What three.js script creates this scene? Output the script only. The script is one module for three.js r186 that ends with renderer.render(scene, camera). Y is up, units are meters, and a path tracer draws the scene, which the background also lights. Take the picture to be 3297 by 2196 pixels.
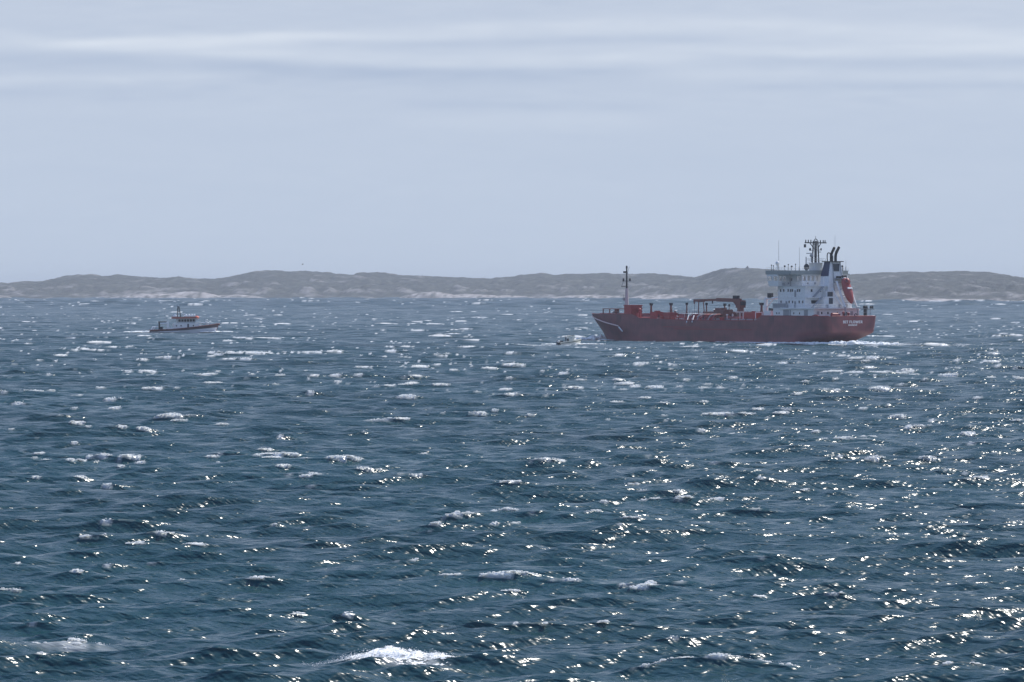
import * as THREE from 'three';
import { mergeGeometries, mergeVertices } from 'three/addons/utils/BufferGeometryUtils.js';
import { MarchingCubes } from 'three/addons/objects/MarchingCubes.js';
import { FontLoader } from 'three/addons/loaders/FontLoader.js';
import { TextGeometry } from 'three/addons/geometries/TextGeometry.js';

// ------------------------------------------------------------------ camera, sky, sun, exposure
const scene = new THREE.Scene(); const EYE = 17.25;                                   // metres above the sea, on a rocky shore
const camera = new THREE.PerspectiveCamera(9.118, 1024 / 682, 1, 40000);
camera.position.set(0, EYE, 0);
camera.rotation.x = -0.0122;
const renderer = new THREE.WebGLRenderer({ antialias: true });
renderer.toneMapping = THREE.LinearToneMapping;
renderer.toneMappingExposure = 1.0;
renderer.shadowMap.enabled = true;

const SUN_AZ = 46 * Math.PI / 180, SUN_EL = 48 * Math.PI / 180;   // ahead and to the right, fairly high
const sunDir = new THREE.Vector3(Math.sin(SUN_AZ) * Math.cos(SUN_EL), Math.sin(SUN_EL), -Math.cos(SUN_AZ) * Math.cos(SUN_EL));
const sun = new THREE.DirectionalLight(new THREE.Color(1.0, 0.94, 0.85), 4.7);
sun.position.set(60, 0, -1300).addScaledVector(sunDir, 2500);
sun.target.position.set(60, 0, -1300);
sun.castShadow = true;
sun.shadow.mapSize.set(4096, 4096);
Object.assign(sun.shadow.camera, { left: -1500, right: 1500, top: 1500, bottom: -1500, near: 10, far: 9000 });
scene.add(sun, sun.target);
scene.fog = new THREE.FogExp2(new THREE.Color(0.80, 0.89, 1.0), 0.000055);

// ------------------------------------------------------------------ noise
function rng(seed) { let s = seed | 0; return () => { s = (s + 0x6d2b79f5) | 0; let t = Math.imul(s ^ (s >>> 15), 1 | s); t = (t + Math.imul(t ^ (t >>> 7), 61 | t)) ^ t; return ((t ^ (t >>> 14)) >>> 0) / 4294967296; }; }
const PERM = new Uint8Array(512), GX = new Float32Array(256), GY = new Float32Array(256);
{ const r = rng(7); const p = [...Array(256).keys()]; for (let i = 255; i > 0; i--) { const j = Math.floor(r() * (i + 1)); [p[i], p[j]] = [p[j], p[i]]; } for (let i = 0; i < 512; i++) PERM[i] = p[i & 255]; for (let i = 0; i < 256; i++) { const a = r() * 6.2832; GX[i] = Math.cos(a); GY[i] = Math.sin(a); } }
function noise(x, y) {                                // gradient noise, about -0.7 .. 0.7
  const xi = Math.floor(x), yi = Math.floor(y), fx = x - xi, fy = y - yi, X = xi & 255, Y = yi & 255;
  const u = fx * fx * fx * (fx * (fx * 6 - 15) + 10), v = fy * fy * fy * (fy * (fy * 6 - 15) + 10);
  const a = PERM[PERM[X] + Y], b = PERM[PERM[X + 1] + Y], c = PERM[PERM[X] + Y + 1], d = PERM[PERM[X + 1] + Y + 1];
  const n0 = GX[a] * fx + GY[a] * fy, n1 = GX[b] * (fx - 1) + GY[b] * fy, n2 = GX[c] * fx + GY[c] * (fy - 1), n3 = GX[d] * (fx - 1) + GY[d] * (fy - 1);
  return n0 + u * (n1 - n0) + v * (n2 - n0 + u * (n0 - n1 - n2 + n3));
}
function fbm(x, y, o = 4) { let s = 0, a = 1; for (let i = 0; i < o; i++) { s += a * noise(x, y); x = x * 2.03 + 17.1; y = y * 2.03 - 9.7; a *= 0.5; } return s; }
const clamp = (x, a = 0, b = 1) => Math.min(b, Math.max(a, x));
const smooth = (a, b, x) => { const t = clamp((x - a) / (b - a)); return t * t * (3 - 2 * t); };
const lerp = (a, b, t) => a + (b - a) * t;
function table(rows, x, k = 1) { if (x <= rows[0][0]) return rows[0][k]; for (let i = 1; i < rows.length; i++) if (x <= rows[i][0]) { const a = rows[i - 1], b = rows[i]; return lerp(a[k], b[k], (x - a[0]) / (b[0] - a[0])); } return rows[rows.length - 1][k]; }

// ------------------------------------------------------------------ sky: thin high haze with long streaks of cirrus
;(function buildSky() {
  const W = 2048, H = 4096, data = new Float32Array(W * H * 4);
  const deg = 180 / Math.PI;
  // streaks: [height, thickness up, thickness down, strength] against bearing, all in degrees
  const streaks = [
    { line: [[-7.4, 3.22], [-6, 3.27], [-3.6, 3.37], [-1.9, 3.45]], up: 0.035, down: 0.10, s: 0.085, ends: [-6.6, -1.7] },
    { line: [[-8, 3.18], [-2, 3.38], [1.4, 3.56], [3.2, 3.54], [6.9, 3.36], [12, 3.3]], up: 0.10, down: 0.17, s: 0.075, ends: [-8, 11] },
    { line: [[-6, 3.08], [-3.2, 3.10], [-1, 3.04], [1, 3.09], [3, 3.13], [7, 3.22]], up: 0.12, down: 0.10, s: 0.07, ends: [-5.6, 9] },
    { line: [[-9, 3.14], [-4.4, 3.10], [-2.6, 2.94], [-1, 2.9], [2, 2.92]], up: 0.05, down: 0.16, s: -0.085, ends: [-9, 2.5] },
    { line: [[-4, 3.26], [-1, 3.28], [1.5, 3.36], [3.4, 3.38]], up: 0.04, down: 0.06, s: -0.06, ends: [-3.6, 3.4] },
    { line: [[1.6, 3.17], [4, 3.04], [7, 3.04]], up: 0.04, down: 0.10, s: -0.05, ends: [2, 9] },
    { line: [[2.4, 2.70], [4.6, 2.72], [7, 2.71]], up: 0.03, down: 0.06, s: -0.045, ends: [2.2, 9] },
    { line: [[-0.6, 2.82], [3, 2.86], [7, 2.82]], up: 0.10, down: 0.06, s: 0.04, ends: [0, 9] },
    { line: [[-8, 2.72], [-5.4, 2.80], [-3.4, 2.84]], up: 0.06, down: 0.06, s: 0.05, ends: [-9, -3.2] },
    { line: [[-8, 2.58], [-5, 2.62], [-3.4, 2.66]], up: 0.07, down: 0.10, s: -0.035, ends: [-9, -3] },
    { line: [[-2, 2.50], [0, 2.44], [2, 2.42]], up: 0.07, down: 0.07, s: -0.04, ends: [-2, 2.4] },
    { line: [[-2.2, 2.24], [0, 2.26], [2.4, 2.2]], up: 0.16, down: 0.12, s: 0.028, ends: [-2, 2.4] },
    { line: [[-8, 3.44], [-6.2, 3.36]], up: 0.05, down: 0.05, s: 0.04, ends: [-9, -5.8] },
  ];
  for (let j = H / 2 - 4; j < H; j++) {
    const el = ((j + 0.5) / H - 0.5) * 180, er = el / deg, ce = Math.cos(er), se = Math.sin(er);
    const t = 1 - Math.exp(-Math.max(0, el - 4.2) / 20);
    const hz = smooth(6, -0.5, el) ;
    for (let i = 0; i < W; i++) {
      // bearing 0 is straight ahead (-z), positive to the right
      const phi = ((i + 0.5) / W - 0.5) * 2 * Math.PI, dx = Math.cos(phi) * ce, dz = Math.sin(phi) * ce;
      let az = Math.atan2(dx, -dz) * deg;
      let r = lerp(0.532, 0.125, t), g = lerp(0.606, 0.26, t), b = lerp(0.740, 0.62, t);
      r -= 0.022 * hz; g -= 0.008 * hz;
      const cs = dx * sunDir.x + se * sunDir.y + dz * sunDir.z, ang = Math.acos(clamp(cs, -1, 1)) * deg;
      const glow = 0.55 * Math.exp(-ang / 9) + 0.10 * Math.exp(-ang / 26);
      r += glow; g += glow * 0.97; b += glow * 0.92;
      if (el < 12) {
        let m = 0; const wob = 0.05 * noise(az * 0.55, el * 2.2) + 0.018 * noise(az * 2.1, el * 9);
        const fade = smooth(13, 8, Math.abs(az));
        if (el < 4.6 && el > 1.5 && fade > 0) for (const k of streaks) {
          const e = smooth(k.ends[0], k.ends[0] + 1.1, az) * (1 - smooth(k.ends[1] - 1.3, k.ends[1], az));
          if (e <= 0) continue;
          const d = el - table(k.line, az) - wob * (k.up > 0.05 ? 1 : 0.35), q = d > 0 ? d / k.up : -d / k.down;
          if (q < 2.6) m += 1.6 * k.s * e * Math.exp(-q * q) * (0.85 + 0.5 * noise(az * 1.3 + 7, el * 12)) * fade;
        }
        const band = fbm(az * 0.22 + 3, el * 2.6, 4) * smooth(0.3, 1.6, el) * 0.035;
        m += band * (fade > 0 ? 0.55 + 0.45 * (1 - fade) : 1) + 0.012 * fbm(az * 1.7, el * 7 + 5, 3);
        if (el > 0.8 && el < 4.6) { const hi = smooth(2.2, 2.7, el), k = noise(az * 0.7 + 11, el * 3.1); m += (0.042 * hi + 0.014) * (noise(az * 1.6 + 0.7 * el, el * 24) + 0.6 * noise(az * 4.1, el * 52)) * (0.5 + 1.2 * clamp(k + 0.3)) + 0.030 * smooth(0.05, 0.4, noise(az * 0.9 + 2, el * 1.7)) * (noise(az * 9, el * 26) + 0.7 * noise(az * 21, el * 50)); }
        m += 0.03 * smooth(-2, 8, az) * smooth(1.8, 3.4, el) * smooth(14, 9, az);
        r *= 1 + m * 1.25; g *= 1 + m; b *= 1 + m * 0.62;
      } else {
        const u = dx / (se + 0.12), v = dz / (se + 0.12), c = fbm(u * 0.9 + 4, v * 2.6, 4);
        const k = smooth(0.05, 0.75, c) * 0.12 * smooth(12, 26, el); r += k; g += k; b += k * 0.95;
      }
      const o = (j * W + i) * 4; data[o] = r; data[o + 1] = g; data[o + 2] = b; data[o + 3] = 1;
    }
  }
  for (let o = 0; o < (H / 2 - 4) * W * 4; o += 4) { data[o] = 0.10; data[o + 1] = 0.14; data[o + 2] = 0.19; data[o + 3] = 1; }
  const sky = new THREE.DataTexture(data, W, H, THREE.RGBAFormat, THREE.FloatType);
  sky.mapping = THREE.EquirectangularReflectionMapping; sky.magFilter = THREE.LinearFilter; sky.colorSpace = THREE.LinearSRGBColorSpace; sky.needsUpdate = true;
  scene.background = sky; scene.environment = sky;
})();

// ------------------------------------------------------------------ helpers
const taken = new Map();
function numbered(n) { const k = taken.get(n) || 0; taken.set(n, k + 1); return k ? n + '_' + String(k).padStart(3, '0') : n; }
function mat(r, g, b, rough = 0.7, more = {}) { const m = new THREE.MeshStandardMaterial({ roughness: rough, ...more }); m.color.setRGB(r, g, b); return m; }
function bx(x0, x1, y0, y1, z0, z1) { const g = new THREE.BoxGeometry(Math.abs(x1 - x0), Math.abs(y1 - y0), Math.abs(z1 - z0)); g.translate((x0 + x1) / 2, (y0 + y1) / 2, (z0 + z1) / 2); return g; }
function cyl(x, z, y0, y1, r0, r1 = r0, n = 12) { const g = new THREE.CylinderGeometry(r1, r0, y1 - y0, n); g.translate(x, (y0 + y1) / 2, z); return g; }
const V = (a) => new THREE.Vector3(...a);
function bar(a, b, r, n = 8, r2 = r) { const A = V(a), B = V(b), d = B.clone().sub(A), g = new THREE.CylinderGeometry(r2, r, d.length(), n); g.applyQuaternion(new THREE.Quaternion().setFromUnitVectors(new THREE.Vector3(0, 1, 0), d.clone().normalize())); g.translate(...A.add(B).multiplyScalar(0.5).toArray()); return g; }
function beam(a, b, w, h) { const A = V(a), B = V(b), d = B.clone().sub(A), g = new THREE.BoxGeometry(d.length(), h, w); const q = new THREE.Quaternion().setFromUnitVectors(new THREE.Vector3(1, 0, 0), d.clone().normalize()); g.applyQuaternion(q); g.translate(...A.add(B).multiplyScalar(0.5).toArray()); return g; }
function tube(pts, r, seg = 24, n = 8) { return new THREE.TubeGeometry(new THREE.CatmullRomCurve3(pts.map(V)), seg, r, n, false); }
function ball(x, y, z, r, sx = 1, sy = 1, sz = 1) { const g = new THREE.SphereGeometry(r, 14, 10); g.scale(sx, sy, sz); g.translate(x, y, z); return g; }
function part(parent, name, geos, m) {
  const list = (Array.isArray(geos) ? geos : [geos]).map((g) => { const k = g.index ? g.toNonIndexed() : g; for (const a of Object.keys(k.attributes)) if (!['position', 'normal', 'uv'].includes(a)) k.deleteAttribute(a); return k; });
  const o = new THREE.Mesh(list.length > 1 ? mergeGeometries(list) : list[0], m); o.name = name; parent.add(o); return o;
}
function thing(name, label, category, group) { const o = new THREE.Group(); o.name = numbered(name); o.userData = { label, category }; if (group) o.userData.group = group; scene.add(o); return o; }
function sheet(nu, nv, f, closed) {                    // grid surface: f(u, v) -> [x, y, z]
  const pos = [], uv = [], idx = [];
  for (let j = 0; j <= nv; j++) for (let i = 0; i <= nu; i++) { const p = f(i / nu, j / nv); pos.push(p[0], p[1], p[2]); uv.push(p[3] ?? p[0], p[4] ?? p[1]); }
  for (let j = 0; j < nv; j++) for (let i = 0; i < nu; i++) { const a = j * (nu + 1) + i, b = a + 1, c = a + nu + 1, d = c + 1; idx.push(a, b, d, a, d, c); }
  const g = new THREE.BufferGeometry(); g.setAttribute('position', new THREE.Float32BufferAttribute(pos, 3)); g.setAttribute('uv', new THREE.Float32BufferAttribute(uv, 2)); g.setIndex(idx); g.computeVertexNormals(); return g;
}
function grainTexture(n, f, srgb = true) { const d = new Uint8Array(n * n * 4); for (let y = 0; y < n; y++) for (let x = 0; x < n; x++) { const c = f(x / n, y / n), o = (y * n + x) * 4; for (let k = 0; k < 3; k++) d[o + k] = clamp(c[k]) * 255; d[o + 3] = 255; } const t = new THREE.DataTexture(d, n, n); t.wrapS = t.wrapT = THREE.RepeatWrapping; t.magFilter = THREE.LinearFilter; if (srgb) t.colorSpace = THREE.SRGBColorSpace; t.needsUpdate = true; return t; }

// ------------------------------------------------------------------ where the vessels lie
const SHIP = { yaw: Math.PI - 56.999 * Math.PI / 180, x: 67.27, z: -1372.54 };
const shipC = Math.cos(56.999 * Math.PI / 180), shipS = Math.sin(56.999 * Math.PI / 180);
function toShip(x, z) { const dx = x - SHIP.x, dz = z - SHIP.z; return [-shipC * dx - shipS * dz, shipS * dx - shipC * dz]; }   // ahead, to starboard
const RESCUE = { x: -128.2, z: -1673, turn: 0.16 };
// breaking waves near the shore: x, distance, half width, height, foam, depth of the foam
const BREAKERS = [[-5.3, 196.5, 2.6, 0.6, 0.95], [-21, 206, 2.4, 0.38, 0.62, 0.5], [11, 192, 2.4, 0.22, 0.58, 0.45]];
const MOTOR = { x: 17.96, z: -1303, turn: 0.18 };

function hump([wx, wd, ww, wh, , thick = 1.1], x, d) {               // height, slopes, foam on the crest, lace in front
  const ux = (x - wx) / ww, uz = d - wd + 0.12 * (x - wx) + 0.5 * noise(x * 0.8, wd);
  if (Math.abs(ux) > 3.2 || Math.abs(uz) > 6) return [0, 0, 0, 0, 0];
  const prof = Math.exp(-Math.pow(Math.abs(ux), 1.35)) * (1 + 0.4 * noise(x * 1.5 + wd, 4)), w = uz > 0 ? 2.0 : 1.25, e = Math.exp(-((uz / w) ** 2)), h = wh * prof * e;
  return [h, -h * 1.2 * ux / ww, 2 * h * uz / (w * w), prof * Math.exp(-(((uz + 0.25 * thick) / thick) ** 2)), prof * Math.exp(-(((uz + 1.9) / 1.4) ** 2))];
}
const leeAt = (b, d) => { const q = -b.z - d; return smooth(-22, -8, q) * smooth(105, 60, q); };
const CLUMPS = [];                                    // bubbly clumps on the whitecaps, filled while the sea is built
let waveAt = null;                                    // still height of the sea at a place, set below
// ------------------------------------------------------------------ the sea
;(function buildSea() {
  const r = rng(21), rc = rng(57), waves = [];
  const NW = 84;
  for (let i = 0; i < NW; i++) {
    const lam = 0.62 * Math.pow(28, (i + r() * 0.9) / NW), k = 2 * Math.PI / lam;
    const spread = lerp(1.15, 0.62, smooth(2, 14, lam)), a = (r() + r() + r() - 1.5) / 1.5 * spread + 0.22;
    const steep = 0.044 * (1 - 0.75 * smooth(13, 21, lam)) * lerp(1.1, 1.35, smooth(0.8, 1.8, lam)) * lerp(1, 0.75, smooth(3.5, 9, lam));
    waves.push({ lam, k, a: steep / k, dx: Math.sin(a), dz: Math.cos(a), ph: r() * 6.2832, kx: k * Math.sin(a), kz: k * Math.cos(a) });
  }
  const NF = 12;                                        // longer swell, open water beyond the tanker
  for (let i = 0; i < NF; i++) { const lam = 22 * Math.pow(2.9, (i + r()) / NF), k = 2 * Math.PI / lam, a = (r() + r() - 1) * 0.9; waves.push({ lam, k, a: 0.032 / k, dx: Math.sin(a), dz: Math.cos(a), ph: r() * 6.2832, swell: true }); }
  const NT = NW + NF, depths = [];
  for (let d = -400; d < 100; d += 50) depths.push(d);
  for (let d = 100; d < 174; d += 2) depths.push(d);
  for (let d = 174; d < 9000;) { depths.push(d); d += 0.00182 * d; }
  for (let d = 9200; d <= 15000; d += 500) depths.push(d);
  const NI = 536, outer = [1.12, 1.35, 1.8, 2.6, 4, 7], cols = [];
  for (const o of outer.slice().reverse()) cols.push(-o);
  for (let i = 0; i <= NI; i++) cols.push(-1 + 2 * i / NI);
  for (const o of outer) cols.push(o);
  const NC = cols.length, NR = depths.length, N = NC * NR;
  const P = new Float32Array(N * 3), NM = new Float32Array(N * 3), UV = new Float32Array(N * 2), CO = new Float32Array(N * 3);
  const WATER = [0.014, 0.053, 0.064], FOAM = [0.93, 0.94, 0.92], CH = 0.88;
  const A = new Float64Array(NT), K = new Float64Array(NT), DX = new Float64Array(NT), DZ = new Float64Array(NT), PH = new Float64Array(NT), LG = new Uint8Array(NT), SN = new Float64Array(NT), CS = new Float64Array(NT), RS = new Float64Array(NT), RC = new Float64Array(NT);
  const cr = Math.cos(RESCUE.turn), sr = Math.sin(RESCUE.turn), cm = Math.cos(MOTOR.turn), sm = Math.sin(MOTOR.turn);
  for (let j = 0, o = 0; j < NR; j++) {
    const d = depths[j], step = Math.max(j ? d - depths[j - 1] : 50, 0.05), hw = 0.1197 * Math.max(d, 120) * 1.13 + 6;
    let n = 0, vs = 0;
    for (const w of waves) { const f = smooth(1.5, 3.0, w.lam / step) * (w.swell ? smooth(2300, 4800, d) : 1); if (f > 0) { A[n] = w.a * f; K[n] = w.k; DX[n] = w.dx; DZ[n] = w.dz; PH[n] = w.ph; LG[n] = w.lam > 4.5 ? 1 : 0; vs += (A[n] * w.k) ** 2 / 2; n++; } }
    const boost = Math.min(lerp(1.2, 2.4, smooth(1800, 4500, d)), lerp(0.25, 0.30, smooth(1800, 4500, d)) / Math.sqrt(vs + 1e-6)); for (let q = 0; q < n; q++) A[q] *= Math.max(1, boost);
    const sd = CH * Math.sqrt(vs) * Math.max(1, boost), far = smooth(250, 900, d);
    const lee = [RESCUE, MOTOR].filter((b) => d > -b.z - 110 && d < -b.z + 25);
    const near = d < 300 ? BREAKERS.filter((b) => Math.abs(b[1] - d) < 8) : [], boats = [[RESCUE, cr, sr, 13.4, 2.9], [MOTOR, cm, sm, 3.6, 1.1]].filter((b) => Math.abs(b[0].z + d) < 70);
    for (let i = 0; i < NC; i++, o++) {
      const x0 = cols[i] * hw, z0 = -d, inner = i > outer.length && i <= outer.length + NI;
      if (!inner) for (let q = 0; q < n; q++) { const t = K[q] * (DX[q] * x0 + DZ[q] * z0) + PH[q], e = K[q] * DX[q] * hw * 2 / NI; SN[q] = Math.sin(t); CS[q] = Math.cos(t); RS[q] = Math.sin(e); RC[q] = Math.cos(e); }
      else for (let q = 0; q < n; q++) { const u = SN[q], v = CS[q]; SN[q] = u * RC[q] + v * RS[q]; CS[q] = v * RC[q] - u * RS[q]; }
      let x = x0, y = 0, z = z0, sx = 0, sz = 0, jxx = 0, jzz = 0, jxz = 0, swell = 0;
      for (let q = 0; q < n; q++) {
        const dx = DX[q], dz = DZ[q], k = K[q], a = A[q], s = SN[q], c = CS[q], ac = a * c, as = a * s, kas = k * as, kac = k * ac;
        y += as; x += dx * ac * CH; z += dz * ac * CH; sx += dx * kac; sz += dz * kac;
        jxx += dx * dx * kas; jzz += dz * dz * kas; jxz += dx * dz * kas;
        if (LG[q]) swell += as;
      }
      for (let b = 0; b < lee.length; b++) { const e = 1 - 0.6 * Math.exp(-(((x0 - lee[b].x) / 16) ** 4)) * leeAt(lee[b], d); y *= e; sx *= e; sz *= e; }
      const J = (1 - CH * jxx) * (1 - CH * jzz) - CH * CH * jxz * jxz;
      const gust = noise(x0 * 0.021 + 5, z0 * 0.013) + 0.6 * noise(x0 * 0.06, z0 * 0.03 + 8);
      const fx = Math.min(1.1, lerp(150, 950, smooth(450, 1500, d)) / Math.max(d, 1)), more = smooth(700, 1800, d), fz = Math.min(2.0, 0.3 / step), fine = noise(x0 * fx, z0 * fz) + 0.5 * noise(x0 * fx * 2.1, z0 * fz * 2.1 + 3);
      let foam = 0;
      // steep breaking waves close to the shore
      for (let b = 0; b < near.length; b++) { const [wx, wd, ww, wh, wf] = near[b];
        const [hgt, gx, gz, mask, lace] = hump(near[b], x0, d); y += hgt; sx += gx; sz += gz;
        foam = Math.max(foam, 0.9 * smooth(0.74 - 0.4 * wf, 0.92 - 0.4 * wf, mask * (1 + 1.1 * fine)), wf > 0.6 ? 0.34 * smooth(0.15, 0.7, lace * (0.8 + fine)) : 0);
      }
      // whitecaps where crests are squeezed, in gusty patches
      const q0 = (1 - J) / Math.max(sd, 0.05) + 0.35 * fine + 1.15 * gust - 0.22 * smooth(2000, 3500, d);
      const crest = smooth(2.42 + 0.35 * more, 2.85 + 0.4 * more, q0) * smooth(-0.06, 0.09, swell);
      foam = Math.max(foam, crest * smooth(-0.45, 0.1, fine + 0.25 * gust));
      if (d > 300) {                                    // small scattered breakers farther out
        const v = noise(x0 * 1.15 + 40, z0 * 0.13) + 0.55 * noise(x0 * 2.9, z0 * 0.24 + 60) + 0.25 * gust + 0.10 * q0;
        foam = Math.max(foam, smooth(0.62, 0.80, v - 0.04 * smooth(1800, 3500, d)) * smooth(550, 1100, d));
      }
      // wakes
      if (d > 1180 && d < 1560 && x0 > -60 && x0 < 260) {
        const [a, s] = toShip(x0, z0), st = fine * 0.55 + noise(a * 0.09, s * 0.5) * 0.9;
        let f = 0;
        if (a < -58) { const back = -58 - a, half = 10 + back * 0.05, e = Math.exp(-((Math.abs(s) / half) ** 4)); f = Math.max(f, e * smooth(70, 6, back) * (0.62 + st * 0.9)); f = Math.max(f, Math.exp(-(((Math.abs(s) - half - back * 0.22) / 1.4) ** 2)) * smooth(90, 10, back) * (0.75 + st)); y += (0.25 + 0.3 * st) * e * smooth(60, 12, back) * smooth(-2, 8, back); }
        if (a <= -20 && a > -70) { const e = Math.exp(-(((Math.abs(s) - 11.4) / 1.5) ** 2)) * smooth(-20, -58, a); f = Math.max(f, e * (0.8 + st)); y += 0.1 * e; }
        if (a > -30 && a < 70) { const q = 66 - a, off = 1.5 + q * 0.30; f = Math.max(f, Math.exp(-(((Math.abs(s) - off - 1.2) / (1.1 + q * 0.03)) ** 2)) * smooth(95, 4, q) * (0.72 + st)); if (q < 12) y += 0.25 * Math.exp(-((q / 6) ** 2)) * Math.exp(-(((Math.abs(s) - 2.2) / 2.6) ** 2)); if (Math.abs(s) < 5.5 && q < 9 && q > -3) f = Math.max(f, 0.8 + st); }
        foam = Math.max(foam, clamp(f));
      }
      for (const [b, cc, ss, len, beamHalf] of boats) {
        const dx = x0 - b.x, dz = z0 - b.z;
        if (Math.abs(dx) < 90 && Math.abs(dz) < 70) {
          const a = cc * dx - ss * dz, s = ss * dx + cc * dz, back = len * 0.86 - a;
          if (back > -2 && back < 70) { const off = beamHalf * 0.6 + back * 0.17; let f = Math.exp(-(((Math.abs(s) - off) / (0.8 + back * 0.03)) ** 2)) * smooth(55, 3, back) * (0.75 + fine * 0.6); if (a < -len) f = Math.max(f, Math.exp(-((s / beamHalf) ** 4)) * smooth(-len - 34, -len, a) * (0.7 + fine * 0.7)); foam = Math.max(foam, clamp(f)); }
        }
      }
      P[o * 3] = x; P[o * 3 + 1] = y; P[o * 3 + 2] = z;
      const nx = -sx, nz = -sz, ny = Math.max(0.25, 1 - CH * (jxx + jzz)), l = Math.sqrt(nx * nx + ny * ny + nz * nz);
      NM[o * 3] = nx / l; NM[o * 3 + 1] = ny / l; NM[o * 3 + 2] = nz / l;
      UV[o * 2] = x0 / 13; UV[o * 2 + 1] = z0 / 13;
      const f = clamp(foam), tone = 1 + 0.25 * gust;
      if (f > 0.3 && d > 174 && d < 1500 && CLUMPS.length < 170000) {
        const cell = step * hw * 2 / NI, many = Math.min(14, cell * 44 * f * f) * smooth(1500, 900, d);
        for (let q = Math.floor(many + rc()); q > 0; q--) { const u = rc() - 0.5, w = rc() - 0.5; CLUMPS.push([x + u * hw * 2 / NI, y + 0.01 + (w * step * -sz) * 0.8, z - w * step, 0.02 + 0.09 * rc() * rc()]); }
      }
      for (let c = 0; c < 3; c++) CO[o * 3 + c] = lerp(WATER[c] * tone, FOAM[c], f);
    }
  }
  waveAt = (x0, d) => { let x = x0, y = 0, z = -d; for (const w of waves) if (!w.swell) { const t = w.k * (w.dx * x0 - w.dz * d) + w.ph; y += w.a * Math.sin(t); const ac = CH * w.a * Math.cos(t); x += w.dx * ac; z += w.dz * ac; } return [x, y, z]; };
  const idx = new Uint32Array((NC - 1) * (NR - 1) * 6); let q = 0;
  for (let j = 0; j < NR - 1; j++) for (let i = 0; i < NC - 1; i++) { const a = j * NC + i, b = a + 1, c = a + NC, d = c + 1; idx[q++] = a; idx[q++] = b; idx[q++] = d; idx[q++] = a; idx[q++] = d; idx[q++] = c; }
  const g = new THREE.BufferGeometry();
  g.setAttribute('position', new THREE.BufferAttribute(P, 3)); g.setAttribute('normal', new THREE.BufferAttribute(NM, 3)); g.setAttribute('uv', new THREE.BufferAttribute(UV, 2)); g.setAttribute('color', new THREE.BufferAttribute(CO, 3)); g.setIndex(new THREE.BufferAttribute(idx, 1));
  // ripples of 0.2 to 2 m as a normal map that repeats every 13 m
  const T = 1024, hx = new Float32Array(T * T), hz = new Float32Array(T * T), rr = rng(5);
  for (let w = 0; w < 64; w++) {
    const n = 7 * Math.pow(9.5, (w + rr()) / 64), a = (rr() + rr() - 1) * 1.5 + 0.2;
    const nx = Math.round(n * Math.sin(a)), ny = Math.round(n * Math.cos(a)), ph = rr() * 6.2832, len = Math.hypot(nx, ny) || 1, sl = 0.044;
    const cx = new Float32Array(T), sxx = new Float32Array(T); for (let i = 0; i < T; i++) { const t = 2 * Math.PI * nx * i / T; cx[i] = Math.cos(t); sxx[i] = Math.sin(t); }
    for (let y = 0; y < T; y++) { const t = 2 * Math.PI * ny * y / T + ph, c = Math.cos(t), s = Math.sin(t); for (let x = 0; x < T; x++) { const v = cx[x] * c - sxx[x] * s, o = y * T + x; hx[o] += sl * nx / len * v; hz[o] += sl * ny / len * v; } }
  }
  const nd = new Uint8Array(T * T * 4);
  for (let o = 0; o < T * T; o++) { const l = Math.hypot(hx[o], hz[o], 1); nd[o * 4] = (0.5 - 0.5 * hx[o] / l) * 255; nd[o * 4 + 1] = (0.5 - 0.5 * hz[o] / l) * 255; nd[o * 4 + 2] = (0.5 + 0.5 / l) * 255; nd[o * 4 + 3] = 255; }
  const nt = new THREE.DataTexture(nd, T, T); nt.wrapS = nt.wrapT = THREE.RepeatWrapping; nt.magFilter = THREE.LinearFilter; nt.needsUpdate = true;
  const m = new THREE.MeshPhysicalMaterial({ roughness: 0.23, ior: 1.333, vertexColors: true, normalMap: nt, normalScale: new THREE.Vector2(1, 1) });
  const sea = new THREE.Mesh(g, m); sea.name = 'sea'; sea.userData = { kind: 'structure', label: 'choppy dark blue sea with scattered white wave crests', category: 'sea' }; scene.add(sea);
})();

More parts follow.
